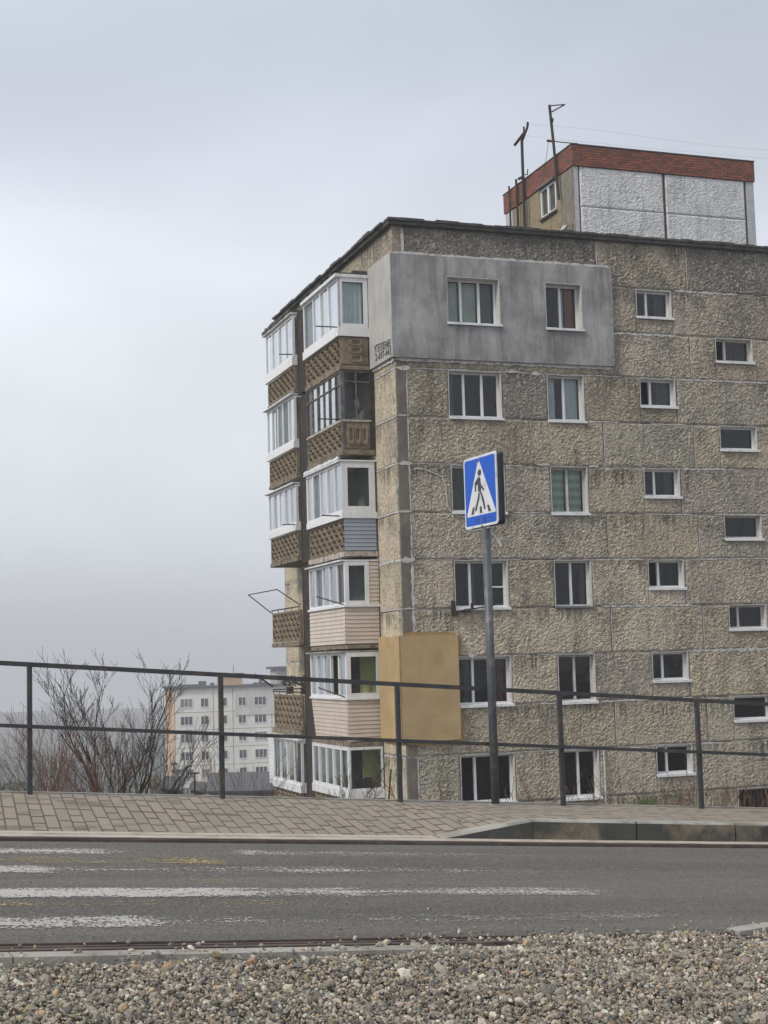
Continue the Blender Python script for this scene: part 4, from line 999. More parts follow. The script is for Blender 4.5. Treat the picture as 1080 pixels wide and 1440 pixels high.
ed = MB(); ed.box(S0, S1, -0.20, -0.122, -0.6, 0.012); tag(gbuild(ed, 'pavement_edging', M['kerb']), 'thin concrete edging under the railing', 'edging', kind='structure')
rd = MB(); vs = []
for s_ in (S0, -10, -5, 0, 5, 10, S1):
    for t_ in (KT+0.2, 3.0, 4.5, 5.84, 6.06): vs.append((s_, t_, road_h(t_)-0.004))
rd.add(vs, [(i*5+j, i*5+j+1, (i+1)*5+j+1, (i+1)*5+j) for i in range(6) for j in range(4)])
tag(gbuild(rd, 'road', M['asphalt'], recalc=False), 'grey asphalt road with worn zebra stripes', 'road', kind='structure')
st = MB(); st.box(S0, S1, KT+0.001, KT+0.20, road_h(KT)-0.3, road_h(KT)+0.010); st.box(S0, RA-0.003, KT-0.16, KT, road_h(KT)-0.3, road_h(KT)+0.014)
tag(gbuild(st, 'kerb', M['kerb_strip']), 'flush sandy kerb strip along the footway', 'kerb', kind='structure')
# raised kerb stones to the right of the dropped kerb
kb = MB()
def kstone(s0, s1, h0, h1, tf=KT+0.0):
    tb = tf-0.16; z0 = road_h(KT)-0.1
    a = road_h(KT)+0.012
    vs = [(s0, tb, z0), (s1, tb, z0), (s1, tf-0.001, z0), (s0, tf-0.001, z0), (s0, tb, a+h0+0.001), (s1, tb, a+h1+0.001), (s1, tf-0.018, a+h1), (s0, tf-0.018, a+h0), (s1, tf, a+h1-0.016), (s0, tf, a+h0-0.016)]
    kb.add(vs, [(0, 1, 2, 3), (4, 7, 6, 5), (7, 9, 8, 6)], 0); kb.add(vs, [(3, 2, 8, 9)], 1); kb.add(vs, [(0, 4, 5, 1)], 0); kb.add(vs, [(0, 3, 9, 7, 4), (1, 5, 6, 8, 2)], 1)
kstone(RA, RB-0.004, 0.006, 0.155)
s_ = RB
while s_ < 22: kstone(s_, s_+0.985, 0.155, 0.155); s_ += 1.0
tag(gbuild(kb, 'kerb', [M['kerb'], M['kerb_dirty']]), 'raised kerb stones with dirty faces right of the crossing', 'kerb', kind='structure')

def channel(t0, t1, name, lab, s0=S0, s1=S1, bars=3, z=0.012):
    mb = MB(); zb = road_h(t0)
    mb.box(s0, s1, t0, t1, zb-0.08, zb-0.045, 0)
    w_ = (t1-t0)/(bars*2+1)
    for i in range(bars+1):
        x0 = t0+w_*2*i; s_ = s0
        mb.box(s0, s1, x0, x0+w_, zb-0.045, zb+z-0.006*(1 if 0 < i < bars else 0), 0)
    s_ = math.ceil(s0)
    while s_ < s1:
        for i in range(bars):
            x0 = t0+w_*(2*i+1); mb.box(s_, s_+0.02, x0, x0+w_, zb-0.045, zb+z-0.012, 0)
        s_ += 0.5 if -8 < s_ < 8 else 2.0
    return tag(gbuild(mb, name, M['iron']), lab, 'drain channel')
channel(KT+0.205, KT+0.325, 'drain_channel', 'narrow rusty drain channel beside the paved footway', bars=2)
NC0, NC1 = 5.845, 6.045
# painted stripes
def stripe(mb, s0, s1, t0, t1, wear, n=80):
    pro = [(0.0, 0.11), (0.14, 0.03), (0.5, -0.005), (0.86, 0.03), (1.0, 0.11)]
    for i in range(n):
        a, b_ = s0+(s1-s0)*i/n, s0+(s1-s0)*(i+1)/n
        for (f0, w0), (f1, w1) in zip(pro, pro[1:]):
            ta, tb = t0-0.02+(t1-t0+0.04)*f0, t0-0.02+(t1-t0+0.04)*f1
            mb.add([(a, ta, road_h(ta)), (b_, ta, road_h(ta)), (b_, tb, road_h(tb)), (a, tb, road_h(tb))], [(0, 1, 2, 3)])
            wa_, wb_ = (0.45+(wear(x_)-0.45)*(0.68 if wear(x_) < 0.68 else 1) for x_ in (a, b_)); mb.w += [wa_+w0, wb_+w0, wb_+w1, wa_+w1]
def lerp(tab):
    def f(x):
        if x <= tab[0][0]: return tab[0][1]
        for (x0, y0), (x1, y1) in zip(tab, tab[1:]):
            if x <= x1: return y0+(y1-y0)*(x-x0)/(x1-x0)
        return tab[-1][1]
    return f
def markings(name, mat, items, lab):
    mb = MB(); mb.w = []
    for it in items: stripe(mb, *it)
    o = gbuild(mb, name, mat, recalc=False)
    a = o.data.attributes.new('wear', 'FLOAT', 'CORNER'); a.data.foreach_set('value', mb.w)
    return tag(o, lab, 'road marking', kind='structure')
W1 = lerp([(-9, .47), (-3.6, .47), (-3.3, .49), (-3.2, .60), (-2.9, .64), (-2.5, .62), (-2.35, .46), (-2.1, .55), (-1.6, .53), (-1.2, .56), (-0.6, .60), (0.2, .70)])
W2 = lerp([(-9, .42), (-3.85, .43), (-3.8, .55), (-3.2, .56), (-2.8, .60), (-2.45, .52), (-2.0, .50), (-1.6, .58), (-1.0, .56), (-0.4, .62), (0.1, .62), (0.4, .72)])
W3 = lerp([(-9, .36), (-3.5, .39), (-2.95, .41), (-2.7, .50), (-2.5, .47), (-2.35, .46), (-2.0, .52), (-1.2, .50), (-0.6, .48), (-0.42, .60), (-0.3, .9)])
W4 = lerp([(-9, .44), (-4.0, .46), (-3.75, .42), (-3.55, .56), (-3.0, .60), (-2.6, .62), (-2.2, .57), (-1.6, .60), (-1.0, .57), (-0.6, .58), (-0.45, .8)])
markings('zebra_stripes', M['paint_white'], [(-9, 0.2, 2.57, 2.85, W1), (-9, 0.5, 3.38, 3.67, W2), (-9, -0.3, 4.25, 4.55, W3), (-9, -0.4, 5.14, 5.44, W4)], 'four worn white crossing stripes on the asphalt')
Y1 = lerp([(-9, .53), (-3.95, .56), (-3.2, .60), (-3.0, .57), (-2.85, .49), (-2.7, .52), (-2.55, .66), (-2.4, .8)])
Y2 = lerp([(-9, .9), (-3.2, .7), (-2.9, .58), (-2.6, .66), (-2.4, .9)])
Y3 = lerp([(-4.4, .62), (-4.25, .52), (-4.15, .58), (-3.9, .63), (-3.5, .62), (-3.2, .66), (-2.9, .57), (-2.75, .57), (-2.5, .8)])
markings('yellow_stripes', M['paint_yellow'], [(-9, -2.4, 2.96, 3.30, Y1), (-3.3, -2.4, 3.80, 4.10, Y2), (-4.4, -2.5, 4.62, 4.84, Y3)], 'faint remains of yellow paint between the white stripes')


# ------------------------------------------------------------------ terrain reaching the horizon
def terrain_z(x, y):
    p = Vector((x, y, 0))-Vector((P0.x, P0.y, 0)); hv = Vector((V.x, V.y, 0)).normalized()
    s = p.dot(hv); t = p.dot(T)
    zr = P0.z+max(-45, min(40, s))*V.z/math.hypot(V.x, V.y)
    if t > -0.15: return zr-0.35-0.03*max(0, min(t, 14))
    d = -t
    near = zr-0.6-0.48*min(d, 11.5)                         # steep bank below the railing
    r_ = max(0, d-11.5)
    base = -7.6 if x > -6 else -7.6-min(6, (-6-x)*0.16)
    z = near+(base-near)*min(1, r_/8) if r_ < 8 else base
    if d > 42: z = base-(d-42)*0.10 if d < 230 else base-18.8-(d-230)*0.004
    z += 0.25*math.sin(x*0.37+y*0.21)*min(1, d/15)
    if d > 150: z += 3.0*math.sin(x*0.011+1.3)*math.sin(y*0.009)
    return z
xs = sorted({*[float(v_) for v_ in range(-40, 41, 2)], *[s*v_ for v_ in (50, 65, 85, 110, 150, 200, 270, 360, 480, 640, 850, 1100) for s in (-1, 1)]})
ys = sorted({*[float(v_) for v_ in range(-10, 70, 2)], *[70., 78, 90, 105, 125, 150, 180, 215, 260, 320, 400, 500, 640, 820, 1050, 1300], *[-15., -25, -40, -70, -120, -200, -350]})
vs = [(x, y, terrain_z(x, y)) for y in ys for x in xs]; nx = len(xs)
tr = MB(); tr.add(vs, [(j*nx+i, j*nx+i+1, (j+1)*nx+i+1, (j+1)*nx+i) for j in range(len(ys)-1) for i in range(nx-1)])
tr.m = [0 if ys[k//(nx-1)] < 90 else 1 for k in range(len(tr.f))]
tag(tr.build('ground', [M['soil'], M['land']], recalc=False, smooth=True), 'bank falling away below the road into a wooded valley', 'ground', kind='structure')
# near kerb and gravel
nk = MB()
def nkerb(s0, s1, t0, t1, top=0.012):
    za = road_h(t0)+top; nk.add([(s0, t0, za-0.14), (s1, t0, za-0.14), (s1, t1, za-0.14), (s0, t1, za-0.14), (s0, t0, za), (s1, t0, za), (s1, t1, za), (s0, t1, za)], [(3, 2, 1, 0), (0, 1, 5, 4), (1, 2, 6, 5), (3, 0, 4, 7)], 0)
    nk.add([(s0, t0, za), (s1, t0, za), (s1, t1, za), (s0, t1, za)], [(0, 1, 2, 3)], 0); nk.add([(s0, t1, za-0.14), (s1, t1, za-0.14), (s1, t1, za), (s0, t1, za)], [(0, 1, 2, 3)], 0)
s_ = -4.455
while s_ > -14: nkerb(s_-0.995, s_-0.006, 6.06, 6.19); s_ -= 1.0
nkerb(-4.455, -3.385, 6.06, 6.19); nkerb(-3.378, -2.40, 6.062, 6.19); nkerb(-2.394, -1.4, 6.062, 6.19, 0.0); nkerb(-1.394, -0.4, 6.062, 6.19, 0.0)
tag(gbuild(nk, 'kerb', [M['kerb'], M['kerb_dirty']]), 'low kerb between the near channel and the gravel', 'kerb', kind='structure')
ck = MB()          # kerb curving in at the right edge
def kcurve(s): return 5.35+0.45*math.exp(-max(0, s+0.52)/0.9)
KS = [-0.52+0.14*i for i in range(15)]+[2.0, 3.0, 4.5, 7.0, 10.0, 14.0]
for i in range(len(KS)-1):
    def cp(j, off): return (KS[j], kcurve(KS[j])+off)
    (x0, y0), (x1, y1), (x2, y2), (x3, y3) = cp(i, 0), cp(i+1, 0), cp(i+1, 0.11), cp(i, 0.11)
    zt = lambda y: road_h(y)+0.022
    ck.add([(x0, y0, zt(y0)-0.15), (x1, y1, zt(y1)-0.15), (x2, y2, zt(y2)-0.15), (x3, y3, zt(y3)-0.15), (x0, y0, zt(y0)), (x1, y1, zt(y1)), (x2, y2, zt(y2)), (x3, y3, zt(y3))], [(4, 5, 6, 7), (0, 1, 5, 4), (2, 3, 7, 6)]+([(0, 4, 7, 3)] if i == 0 else []))
tag(gbuild(ck, 'kerb', M['kerb']), 'curved kerb emerging from the gravel at the right', 'kerb', kind='structure')
channel(NC0, NC1, 'drain_channel', 'wide slotted iron drain channel along the gravel edge', bars=3, z=0.010, s1=-0.46)

def gh(s, t):                       # gravel surface height above the sheared road frame
    base = road_h(t)
    f = min(1, max(0, (s+3.9)/1.5))
    return base-0.012*(1-f)+0.008*f+0.012*math.sin(s*3.1+t*2)+0.010*math.sin(s*7.3-t*5)
def gedge(s):                       # near limit of the gravel toward the road
    if s < -3.05: e = 6.23
    elif s < -2.3: e = 6.23-0.35*(s+3.05)/0.75
    elif s < -0.52: e = 5.88
    else: e = kcurve(s)+0.115
    return e+0.03*math.sin(s*9)+0.02*math.sin(s*23)
gb = MB(); vs = []; gs = [-16, -10, -7]+[-6+0.25*i for i in range(33)]+[4, 8, 16]; gt = [0, 0.12, 0.4, 0.9, 1.6, 2.6, 5, 9]
for s_ in gs:
    for t_ in gt:
        tt_ = gedge(s_)+t_+0.02; vs.append((s_, tt_, (gh(s_, tt_)-0.030) if t_ > 0 else road_h(tt_)-0.05))
gb.add(vs, [(i*8+j, i*8+j+1, (i+1)*8+j+1, (i+1)*8+j) for i in range(len(gs)-1) for j in range(7)])
tag(gbuild(gb, 'gravel_bed', M['gravel_bed'], recalc=False), 'earthy bed under the loose gravel', 'gravel bed', kind='structure')
def stones(name, pos, rad, seed=1):
    """numpy-built field of angular stones; pos (n,3) in road frame"""
    g_ = np.random.default_rng(seed); n = len(pos)
    ph = (1+5**.5)/2
    ico = np.array([(-1, ph, 0), (1, ph, 0), (-1, -ph, 0), (1, -ph, 0), (0, -1, ph), (0, 1, ph), (0, -1, -ph), (0, 1, -ph), (ph, 0, -1), (ph, 0, 1), (-ph, 0, -1), (-ph, 0, 1)])/1.902
    fc = np.array([(0, 11, 5), (0, 5, 1), (0, 1, 7), (0, 7, 10), (0, 10, 11), (1, 5, 9), (5, 11, 4), (11, 10, 2), (10, 7, 6), (7, 1, 8), (3, 9, 4), (3, 4, 2), (3, 2, 6), (3, 6, 8), (3, 8, 9), (4, 9, 5), (2, 4, 11), (6, 2, 10), (8, 6, 7), (9, 8, 1)])
    v = ico[None]*(1+g_.uniform(-0.24, 0.24, (n, 12, 1)))
    v = v*np.stack([g_.uniform(0.8, 1.45, n), g_.uniform(0.7, 1.1, n), g_.uniform(0.42, 0.85, n)], 1)[:, None]
    ax = g_.normal(size=(n, 4)); ax[:, 0] += 1.6; ax /= np.linalg.norm(ax, axis=1, keepdims=True)
    w_, x, y, z = ax.T
    Rm = np.stack([1-2*(y*y+z*z), 2*(x*y-z*w_), 2*(x*z+y*w_), 2*(x*y+z*w_), 1-2*(x*x+z*z), 2*(y*z-x*w_), 2*(x*z-y*w_), 2*(y*z+x*w_), 1-2*(x*x+y*y)], 1).reshape(n, 3, 3)
    v = np.einsum('nij,nkj->nki', Rm, v)
    an = g_.uniform(0, 2*np.pi, n); c, s = np.cos(an), np.sin(an)
    v = np.stack([v[..., 0]*c[:, None]-v[..., 1]*s[:, None], v[..., 0]*s[:, None]+v[..., 1]*c[:, None], v[..., 2]], 2)
    v = v*rad[:, None, None]+pos[:, None]
    v = v.reshape(-1, 3)
    hs = math.hypot(V.x, V.y); v[:, 2] += v[:, 0]*V.z; v[:, 0] *= hs
    F_ = (fc[None]+12*np.arange(n)[:, None, None]).reshape(-1, 3)
    me = bpy.data.meshes.new(name); me.vertices.add(len(v)); me.vertices.foreach_set('co', v.ravel())
    me.loops.add(F_.size); me.loops.foreach_set('vertex_index', F_.ravel().astype(np.int32)); me.polygons.add(len(F_))
    me.polygons.foreach_set('loop_start', np.arange(0, F_.size, 3, dtype=np.int32))
    pal = np.array([(0.20, 0.185, 0.16), (0.27, 0.245, 0.205), (0.13, 0.125, 0.115), (0.36, 0.34, 0.30), (0.25, 0.19, 0.125), (0.075, 0.075, 0.08), (0.18, 0.165, 0.15), (0.42, 0.40, 0.37), (0.22, 0.20, 0.12), (0.30, 0.18, 0.11)])
    idx = g_.choice(len(pal), n, p=[0.21, 0.17, 0.17, 0.09, 0.07, 0.08, 0.13, 0.035, 0.035, 0.01])
    col = pal[idx]*np.array([1.74, 1.70, 1.62])*g_.uniform(0.6, 1.35, (n, 1))*g_.uniform(0.95, 1.05, (n, 3))
    ca = me.color_attributes.new('tint', 'FLOAT_COLOR', 'POINT')
    ca.data.foreach_set('color', np.concatenate([np.repeat(col, 12, 0), np.ones((n*12, 1))], 1).ravel())
    me.materials.append(M['stone']); me.update(); me.validate(); me.shade_flat()
    o = bpy.data.objects.new(name, me); COL.objects.link(o)
    A_ = Vector((V.x, V.y, 0)).normalized()
    o.matrix_world = Matrix(((A_.x, T.x, 0, P0.x), (A_.y, T.y, 0, P0.y), (0, 0, 1, P0.z), (0, 0, 0, 1)))
    return o
def stone_mat():
    m, t, b = newmat('gravel_stone')
    a = nd(t, 'ShaderNodeAttribute', attribute_name='tint').outputs['Color']
    c = mix(t, mrange(t, noise(t, coords(t), 140, 3, 0.7), 0.35, 0.7), mix(t, 0.55, a, (0.09, 0.085, 0.075)), a)
    t.links.new(c, b.inputs['Base Color']); b.inputs['Roughness'].default_value = 0.85; b.inputs['Specular IOR Level'].default_value = 0.35
    bump(t, b, noise(t, coords(t), 220, 3, 0.7), 0.002)
    return m
M['stone'] = stone_mat()
g_ = np.random.default_rng(11)
N_ = 118000
S_ = g_.uniform(-5.8, 1.2, N_); T_ = g_.uniform(5.3, 8.0, N_)
ge = np.array([gedge(s) for s in S_]); keep = T_ > ge+g_.exponential(0.02, N_)*0
S_, T_, ge = S_[keep], T_[keep], ge[keep]
hh = np.array([gh(s, t) for s, t in zip(S_, T_)])
d_ = np.clip((T_-ge)/0.15, 0, 1)
hh = hh*d_+(1-d_)*(np.array([road_h(t) for t in T_])-np.where(S_ < -3.0, 0.015, 0.0))
hh += g_.uniform(-0.022, 0.012, len(S_))
rad = np.clip(g_.lognormal(math.log(0.0072), 0.45, len(S_)), 0.0045, 0.034)
pos = np.stack([S_, T_, hh], 1)
# stray stones on the channel, kerb and road
n2 = 420
s2_ = g_.uniform(-5.6, 1.6, n2); t2_ = np.array([gedge(s) for s in s2_])-np.abs(g_.exponential(0.10, n2)); t2_ = np.maximum(t2_, 2.3)
r2_ = np.clip(g_.lognormal(math.log(0.0085), 0.4, n2), 0.004, 0.02)
h2_ = np.array([road_h(t) for t in t2_])+r2_*0.5+np.where((t2_ > NC0) & (t2_ < 6.2), 0.012, 0)
n3 = 70
s3_ = g_.uniform(-5, 2.5, n3); t3_ = g_.uniform(2.3, 5.6, n3); t3_ = 5.7-(5.7-t3_)**1.0*g_.uniform(0, 1, n3); r3_ = g_.uniform(0.004, 0.010, n3); h3_ = np.array([road_h(t) for t in t3_])+r3_*0.5
pos = np.concatenate([pos, np.stack([s2_, t2_, h2_], 1), np.stack([s3_, t3_, h3_], 1), np.array([[-0.02, 1.3, pave_h(0, 1.3)+0.01]])]); rad = np.concatenate([rad, r2_, r3_, [0.022]])
tag(stones('gravel', pos, rad), 'loose mixed gravel heaped in front of the road', 'gravel', kind='stuff')

# ------------------------------------------------------------------ railing
rail = empty('guard_railing', tuple(P0)); tag(rail, 'dark grey two-bar steel railing along the far side of the footway', 'railing')
def pt(s, t, h): return Vector(V*s + T*t + Vector((0, 0, h)))
post_s = [-8.43, -6.75, -5.07, -3.39, -1.71, 0.0, 1.72, 3.31, 4.98, 6.65, 8.3]
ang = math.atan2(V.y, V.x)
for s in post_s:
    p = pt(s, 0, 0); mb = MB(lambda a, d, z: tuple(p + Vector((a*math.cos(ang)-d*math.sin(ang), a*math.sin(ang)+d*math.cos(ang), z))))
    mb.box(-0.020, 0.020, -0.02, 0.02, -0.15, 1.065)
    mb.build('post', M['dark_metal'], rail)
for h, hh_ in ((1.085, 0.020), (0.565, 0.016)):
    for s0, s1 in ((-9.0, -3.38), (-3.376, 1.71), (1.714, 9.0)):
        a, b_ = pt(s0, 0, h), pt(s1, 0, h); n_ = Vector((-math.sin(ang), math.cos(ang), 0))
        mb = MB(); e = 0.023 if h > 1 else 0.018
        dz = 0.0 if h > 1 else 0.0
        o_ = n_*(0 if h > 1 else -0.021-e)
        vs = [tuple(q_+o_+n_*x+Vector((0, 0, z))) for q_ in (a, b_) for x, z in ((-e, -hh_), (e, -hh_), (e, hh_), (-e, hh_))]
        mb.add(vs, [(0, 1, 2, 3), (7, 6, 5, 4), (0, 4, 5, 1), (1, 5, 6, 2), (2, 6, 7, 3), (3, 7, 4, 0)]); mb.build('rail', M['dark_metal'], rail)
# little corner stays under a few joints
# ------------------------------------------------------------------ crossing sign
SPB = Vector((0.976, 14.205, -1.385))
sg = empty('pedestrian_crossing_sign', tuple(SPB)); tag(sg, 'blue pedestrian crossing sign with a walking figure in a white triangle on a grey pole', 'road sign')
mb = MB(); mb.tube((0, 0, -0.15), (0, 0, 2.72), 0.040, n=20); po = mb.build('pole', M['pole'], sg)
for p_ in po.data.polygons: p_.use_smooth = len(p_.vertices) == 4
mb = MB(); mb.tube((0, 0, -0.01), (0, 0, 0.02), 0.075, n=20); mb.build('base_collar', M['kerb'], sg)
wv_ = Vector((0.272, -0.634, 0)); SW = wv_.length; wv_.normalize(); nv = Vector((wv_.y, -wv_.x, 0))       # nv: outward face normal
if nv.y > 0: nv = -nv
SHT = 0.692; so_ = Vector((-0.180, 0.317, 2.645))      # lower left corner of the face relative to the pole foot
FACE = lambda a, d, z: tuple(so_ + wv_*(a*SW) + nv*d + Vector((0, 0, z*SHT)))
def rrect(x0, x1, y0, y1, r):
    out = []
    for cx_, cy_, a0 in ((x1-r, y0+r, -90), (x1-r, y1-r, 0), (x0+r, y1-r, 90), (x0+r, y0+r, 180)):
        for k in range(5): an = R(a0+22.5*k); out.append((cx_+r*math.cos(an), cy_+r*math.sin(an)))
    return out
mb = MB(FACE); mb.prism(rrect(0, 1, 0, 1, 0.05), -0.012, 0.0); mb.build('sign_plate', M['sign_white'], sg)
mb = MB(FACE); mb.prism(rrect(0.035, 0.965, 0.035, 0.965, 0.035), 0.0005, 0.002); mb.build('blue_field', M['blue'], sg)
mb = MB(FACE); mb.prism(rrect(0.015, 0.985, 0.012, 0.988, 0.04), -0.066, -0.013); mb.prism(rrect(0.0, 1.0, 0.0, 1.0, 0.05), -0.080, -0.067); mb.build('sign_box', M['sign_side'], sg)
SY = lambda y: 1-y
mb = MB(FACE); mb.prism([(0.085, SY(0.835)), (0.945, SY(0.835)), (0.955, SY(0.815)), (0.49, SY(0.055)), (0.475, SY(0.055)), (0.075, SY(0.815))], 0.0022, 0.0032); mb.build('white_triangle', M['sign_white'], sg)
mb = MB(FACE)
def px(x, y):              # a point measured on the sign face, as fractions of its width and height
    f = (x-288)/417.0; t0_ = 278-98*f; b0_ = 1160-55*f
    return f, 1-(y-t0_)/(b0_-t0_)
K0, K1 = 0.0034, 0.0046
def poly(pts): mb.prism([px(*p) for p in pts], K0, K1)
hc = px(498, 448); mb.prism([(hc[0]+0.055*math.cos(i*math.pi/8), hc[1]+0.046*math.sin(i*math.pi/8)) for i in range(16)], K0, K1)
poly([(480, 505), (497, 500), (507, 520), (513, 600), (512, 690), (496, 700), (474, 690), (470, 600), (452, 605), (448, 690), (433, 690), (430, 590), (436, 570)])
poly([(518, 595), (528, 620), (552, 660), (548, 688), (534, 668), (514, 640)])
poly([(476, 700), (494, 706), (490, 760), (466, 850), (446, 925), (430, 938), (426, 918), (450, 830), (466, 760)])
poly([(498, 700), (513, 692), (524, 720), (545, 790), (562, 905), (556, 920), (543, 912), (528, 830), (512, 760)])
for q_ in ([(398, 888), (424, 884), (408, 972), (374, 976)], [(490, 878), (512, 874), (516, 956), (486, 960)], [(580, 865), (603, 860), (630, 940), (597, 946)]): poly(q_)
mb.build('pictogram', M['sign_black'], sg)
mb = MB(FACE)              # scribbled marks under the triangle
def scr(pts, w_=0.010):
    for a, b_ in zip(pts, pts[1:]):
        (x0, y0), (x1, y1) = px(*a), px(*b_); L = math.hypot(x1-x0, y1-y0) or 1; nx_, ny_ = -(y1-y0)/L*w_, (x1-x0)/L*w_*0.8
        mb.prism([(x0+nx_, y0+ny_), (x1+nx_, y1+ny_), (x1-nx_, y1-ny_), (x0-nx_, y0-ny_)], 0.0022, 0.0028)
scr([(440, 1022), (420, 1040), (440, 1060), (450, 1085)], 0.006); scr([(455, 1025), (462, 1060), (485, 1090)], 0.008); scr([(480, 1015), (458, 1058)], 0.006)
scr([(530, 1015), (534, 1085), (565, 1070), (545, 1045), (560, 1025), (530, 1015)], 0.010); scr([(590, 1020), (610, 1005), (625, 1025), (615, 1065)], 0.004); scr([(640, 1040), (655, 1012), (668, 1050)], 0.004)
mb.build('scribble', M['sign_black'], sg)
mb = MB(FACE)
for x_, y_ in ((490, 300), (510, 1125)):
    c = px(x_, y_); mb.prism([(c[0]+0.016*math.cos(i*math.pi/5), c[1]+0.014*math.sin(i*math.pi/5)) for i in range(10)], 0.0035, 0.008)
mb.build('bolt', M['dark_metal'], sg)
mb = MB(); c0_ = so_+wv_*SW*0.5
mb.path([tuple(c0_-wv_*0.22+Vector((0, 0, -0.012))-nv*0.03), tuple(c0_+wv_*0.12+Vector((0, 0, -0.012))-nv*0.03)], 0.012, 6)
mb.path([(0.03, 0.02, 2.60), (0.10, 0.02, 2.53), (0.14, 0.02, 2.46)], 0.008, 6); mb.build('bracket', M['sign_white'], sg)

# ------------------------------------------------------------------ bare shrubs and small trees
def woody(name, base, height, spread, nst, seed, mat, label, cat, r0=0.03, levels=4, lean=(0, 0), up_=1.15, group=None, kids=(2, 4), minr=0.0016):
    q = random.Random(seed); mb = MB(); tk = MB()
    def grow(p, d, L, r, lv, dest):
        n = (8 if lv >= 3 else 6 if lv > 1 else 5); seg = L/n
        pts = [p]; cur = p; dd = d.copy(); bend = Vector((q.gauss(0, 1), q.gauss(0, 1), 0))*0.07
        for i in range(n):
            bend += Vector((q.gauss(0, 0.05), q.gauss(0, 0.05), 0)); bend *= 0.9
            dd = (dd + bend + Vector((q.gauss(0, 0.06), q.gauss(0, 0.06), 0.07*up_))).normalized(); cur = cur+dd*seg; pts.append(cur)
        for i in range(n): dest.tube(pts[i], pts[i+1], max(minr, r*(1-0.6*i/n)), max(minr*0.8, r*(1-0.6*(i+1)/n)), 6 if lv > 2 else 3, cap=False)
        if lv <= 0: return
        nk_ = q.randint(*kids)
        for k in range(nk_):
            i = (0.30+0.68*(k+q.random())/nk_)*n; j = min(n-1, int(i)); pp_ = pts[j].lerp(pts[j+1], i-j)
            az_ = q.uniform(0, 2*math.pi); tilt = q.uniform(0.30, 0.68); dj = (pts[j+1]-pts[j]).normalized()
            e = dj.orthogonal().normalized(); f = dj.cross(e)
            nd_ = (dj*math.cos(tilt)+(e*math.cos(az_)+f*math.sin(az_))*math.sin(tilt)+Vector((0, 0, 0.10*up_))).normalized()
            grow(pp_, nd_, L*q.uniform(0.42, 0.66)*(1.1-0.35*i/n), max(minr, r*(0.62-0.25*i/n)), lv-1, mb)
    for i in range(nst):
        a = q.uniform(0, 2*math.pi); k = spread*q.uniform(0.3, 1)
        d = Vector((math.cos(a)*k+lean[0], math.sin(a)*k+lean[1], 1)).normalized()
        grow(Vector((q.gauss(0, 0.05*nst**0.5), q.gauss(0, 0.05*nst**0.5), 0)), d, height*q.uniform(0.42, 0.6), r0*q.uniform(0.7, 1.1), levels, tk)
    zm_ = sorted(v[2] for v in mb.v)[int(len(mb.v)*0.995)]; kz = height/zm_
    zc_ = sum(v[2] for v in mb.v)/len(mb.v); sx_ = sum(v[0] for v in mb.v)/len(mb.v)/zc_; sy_ = sum(v[1] for v in mb.v)/len(mb.v)/zc_
    for m__ in (mb, tk): m__.v = [(x-sx_*z, y-sy_*z, z) for x, y, z in m__.v]
    for m__ in (mb, tk): m__.v = [(x*(0.5+0.5*kz), y*(0.5+0.5*kz), z*kz) for x, y, z in m__.v]
    e = empty(name, tuple(base)); tag(e, label, cat, group)
    tk.build('trunk' if nst < 4 else 'stem', mat, e, smooth=True, recalc=False); mb.build('crown' if nst < 4 else 'twigs', mat, e, smooth=True, recalc=False)
    return e
def on_ground(px_, depth):
    p = at(px_, 1000, depth); return Vector((p.x, p.y, terrain_z(p.x, p.y)))
def plant(px_, depth, toppx, **k):
    b = on_ground(px_, depth); top = at(px_, toppx, depth).z
    k.setdefault('name', 'bare_tree')
    return woody(base=b, height=(top-b.z), **k)
plant(158, 15.6, 918, spread=0.22, nst=2, seed=3, mat=M['bark'], label='leafless tree with the tallest spreading crown left of the distant white block', cat='tree', r0=0.022, levels=4, kids=(4, 5))
plant(172, 16.2, 932, spread=0.06, nst=1, seed=9, mat=M['bark'], label='slim leafless tree just right of the tallest bare tree', cat='tree', r0=0.018, levels=4, kids=(3, 5))
plant(201, 16.4, 958, spread=0.05, nst=1, seed=6, mat=M['bark'], label='leafless tree forking just left of the peach gable', cat='tree', r0=0.016, levels=4, kids=(3, 4))
plant(132, 16.0, 1005, spread=0.2, nst=1, seed=15, mat=M['bark'], label='low leafless tree between the reddish bushes and the tallest bare tree', cat='tree', r0=0.024, levels=3, kids=(5, 6))
for i, (x, d, tp, n_, lab) in enumerate(((56, 15.2, 985, 5, 'reddish leafless bush right beside the leftmost railing post'), (78, 15.9, 1000, 4, 'dark leafless bush second from the leftmost railing post'), (97, 15.3, 1000, 6, 'reddish twiggy bush third from the leftmost railing post'), (118, 15.5, 1015, 5, 'reddish low bush at the left foot of the tallest bare tree'))):
    plant(x, d, tp, name='bare_bush', spread=0.16, nst=n_, seed=20+i, mat=M['bark_red'] if i != 1 else M['bark'], label=lab, cat='bush', r0=0.010, levels=3, kids=(3, 5), group='bushes behind the railing')
plant(30, 16.5, 1040, name='bare_bush', spread=0.35, nst=2, seed=31, mat=M['bark'], label='thin leafless bush left of the leftmost railing post', cat='bush', r0=0.014, levels=3, kids=(3, 4))
plant(229, 16.5, 1000, name='bare_bush', spread=0.08, nst=1, seed=34, mat=M['bark'], label='open leafless bush in front of the peach gable', cat='bush', r0=0.013, levels=3, kids=(4, 5))
plant(325, 16.2, 1035, name='bare_bush', spread=0.22, nst=3, seed=35, mat=M['bark_red'], label='twiggy reddish bush beside the second railing post, before the distant white block', cat='bush', r0=0.011, levels=3, kids=(4, 5))
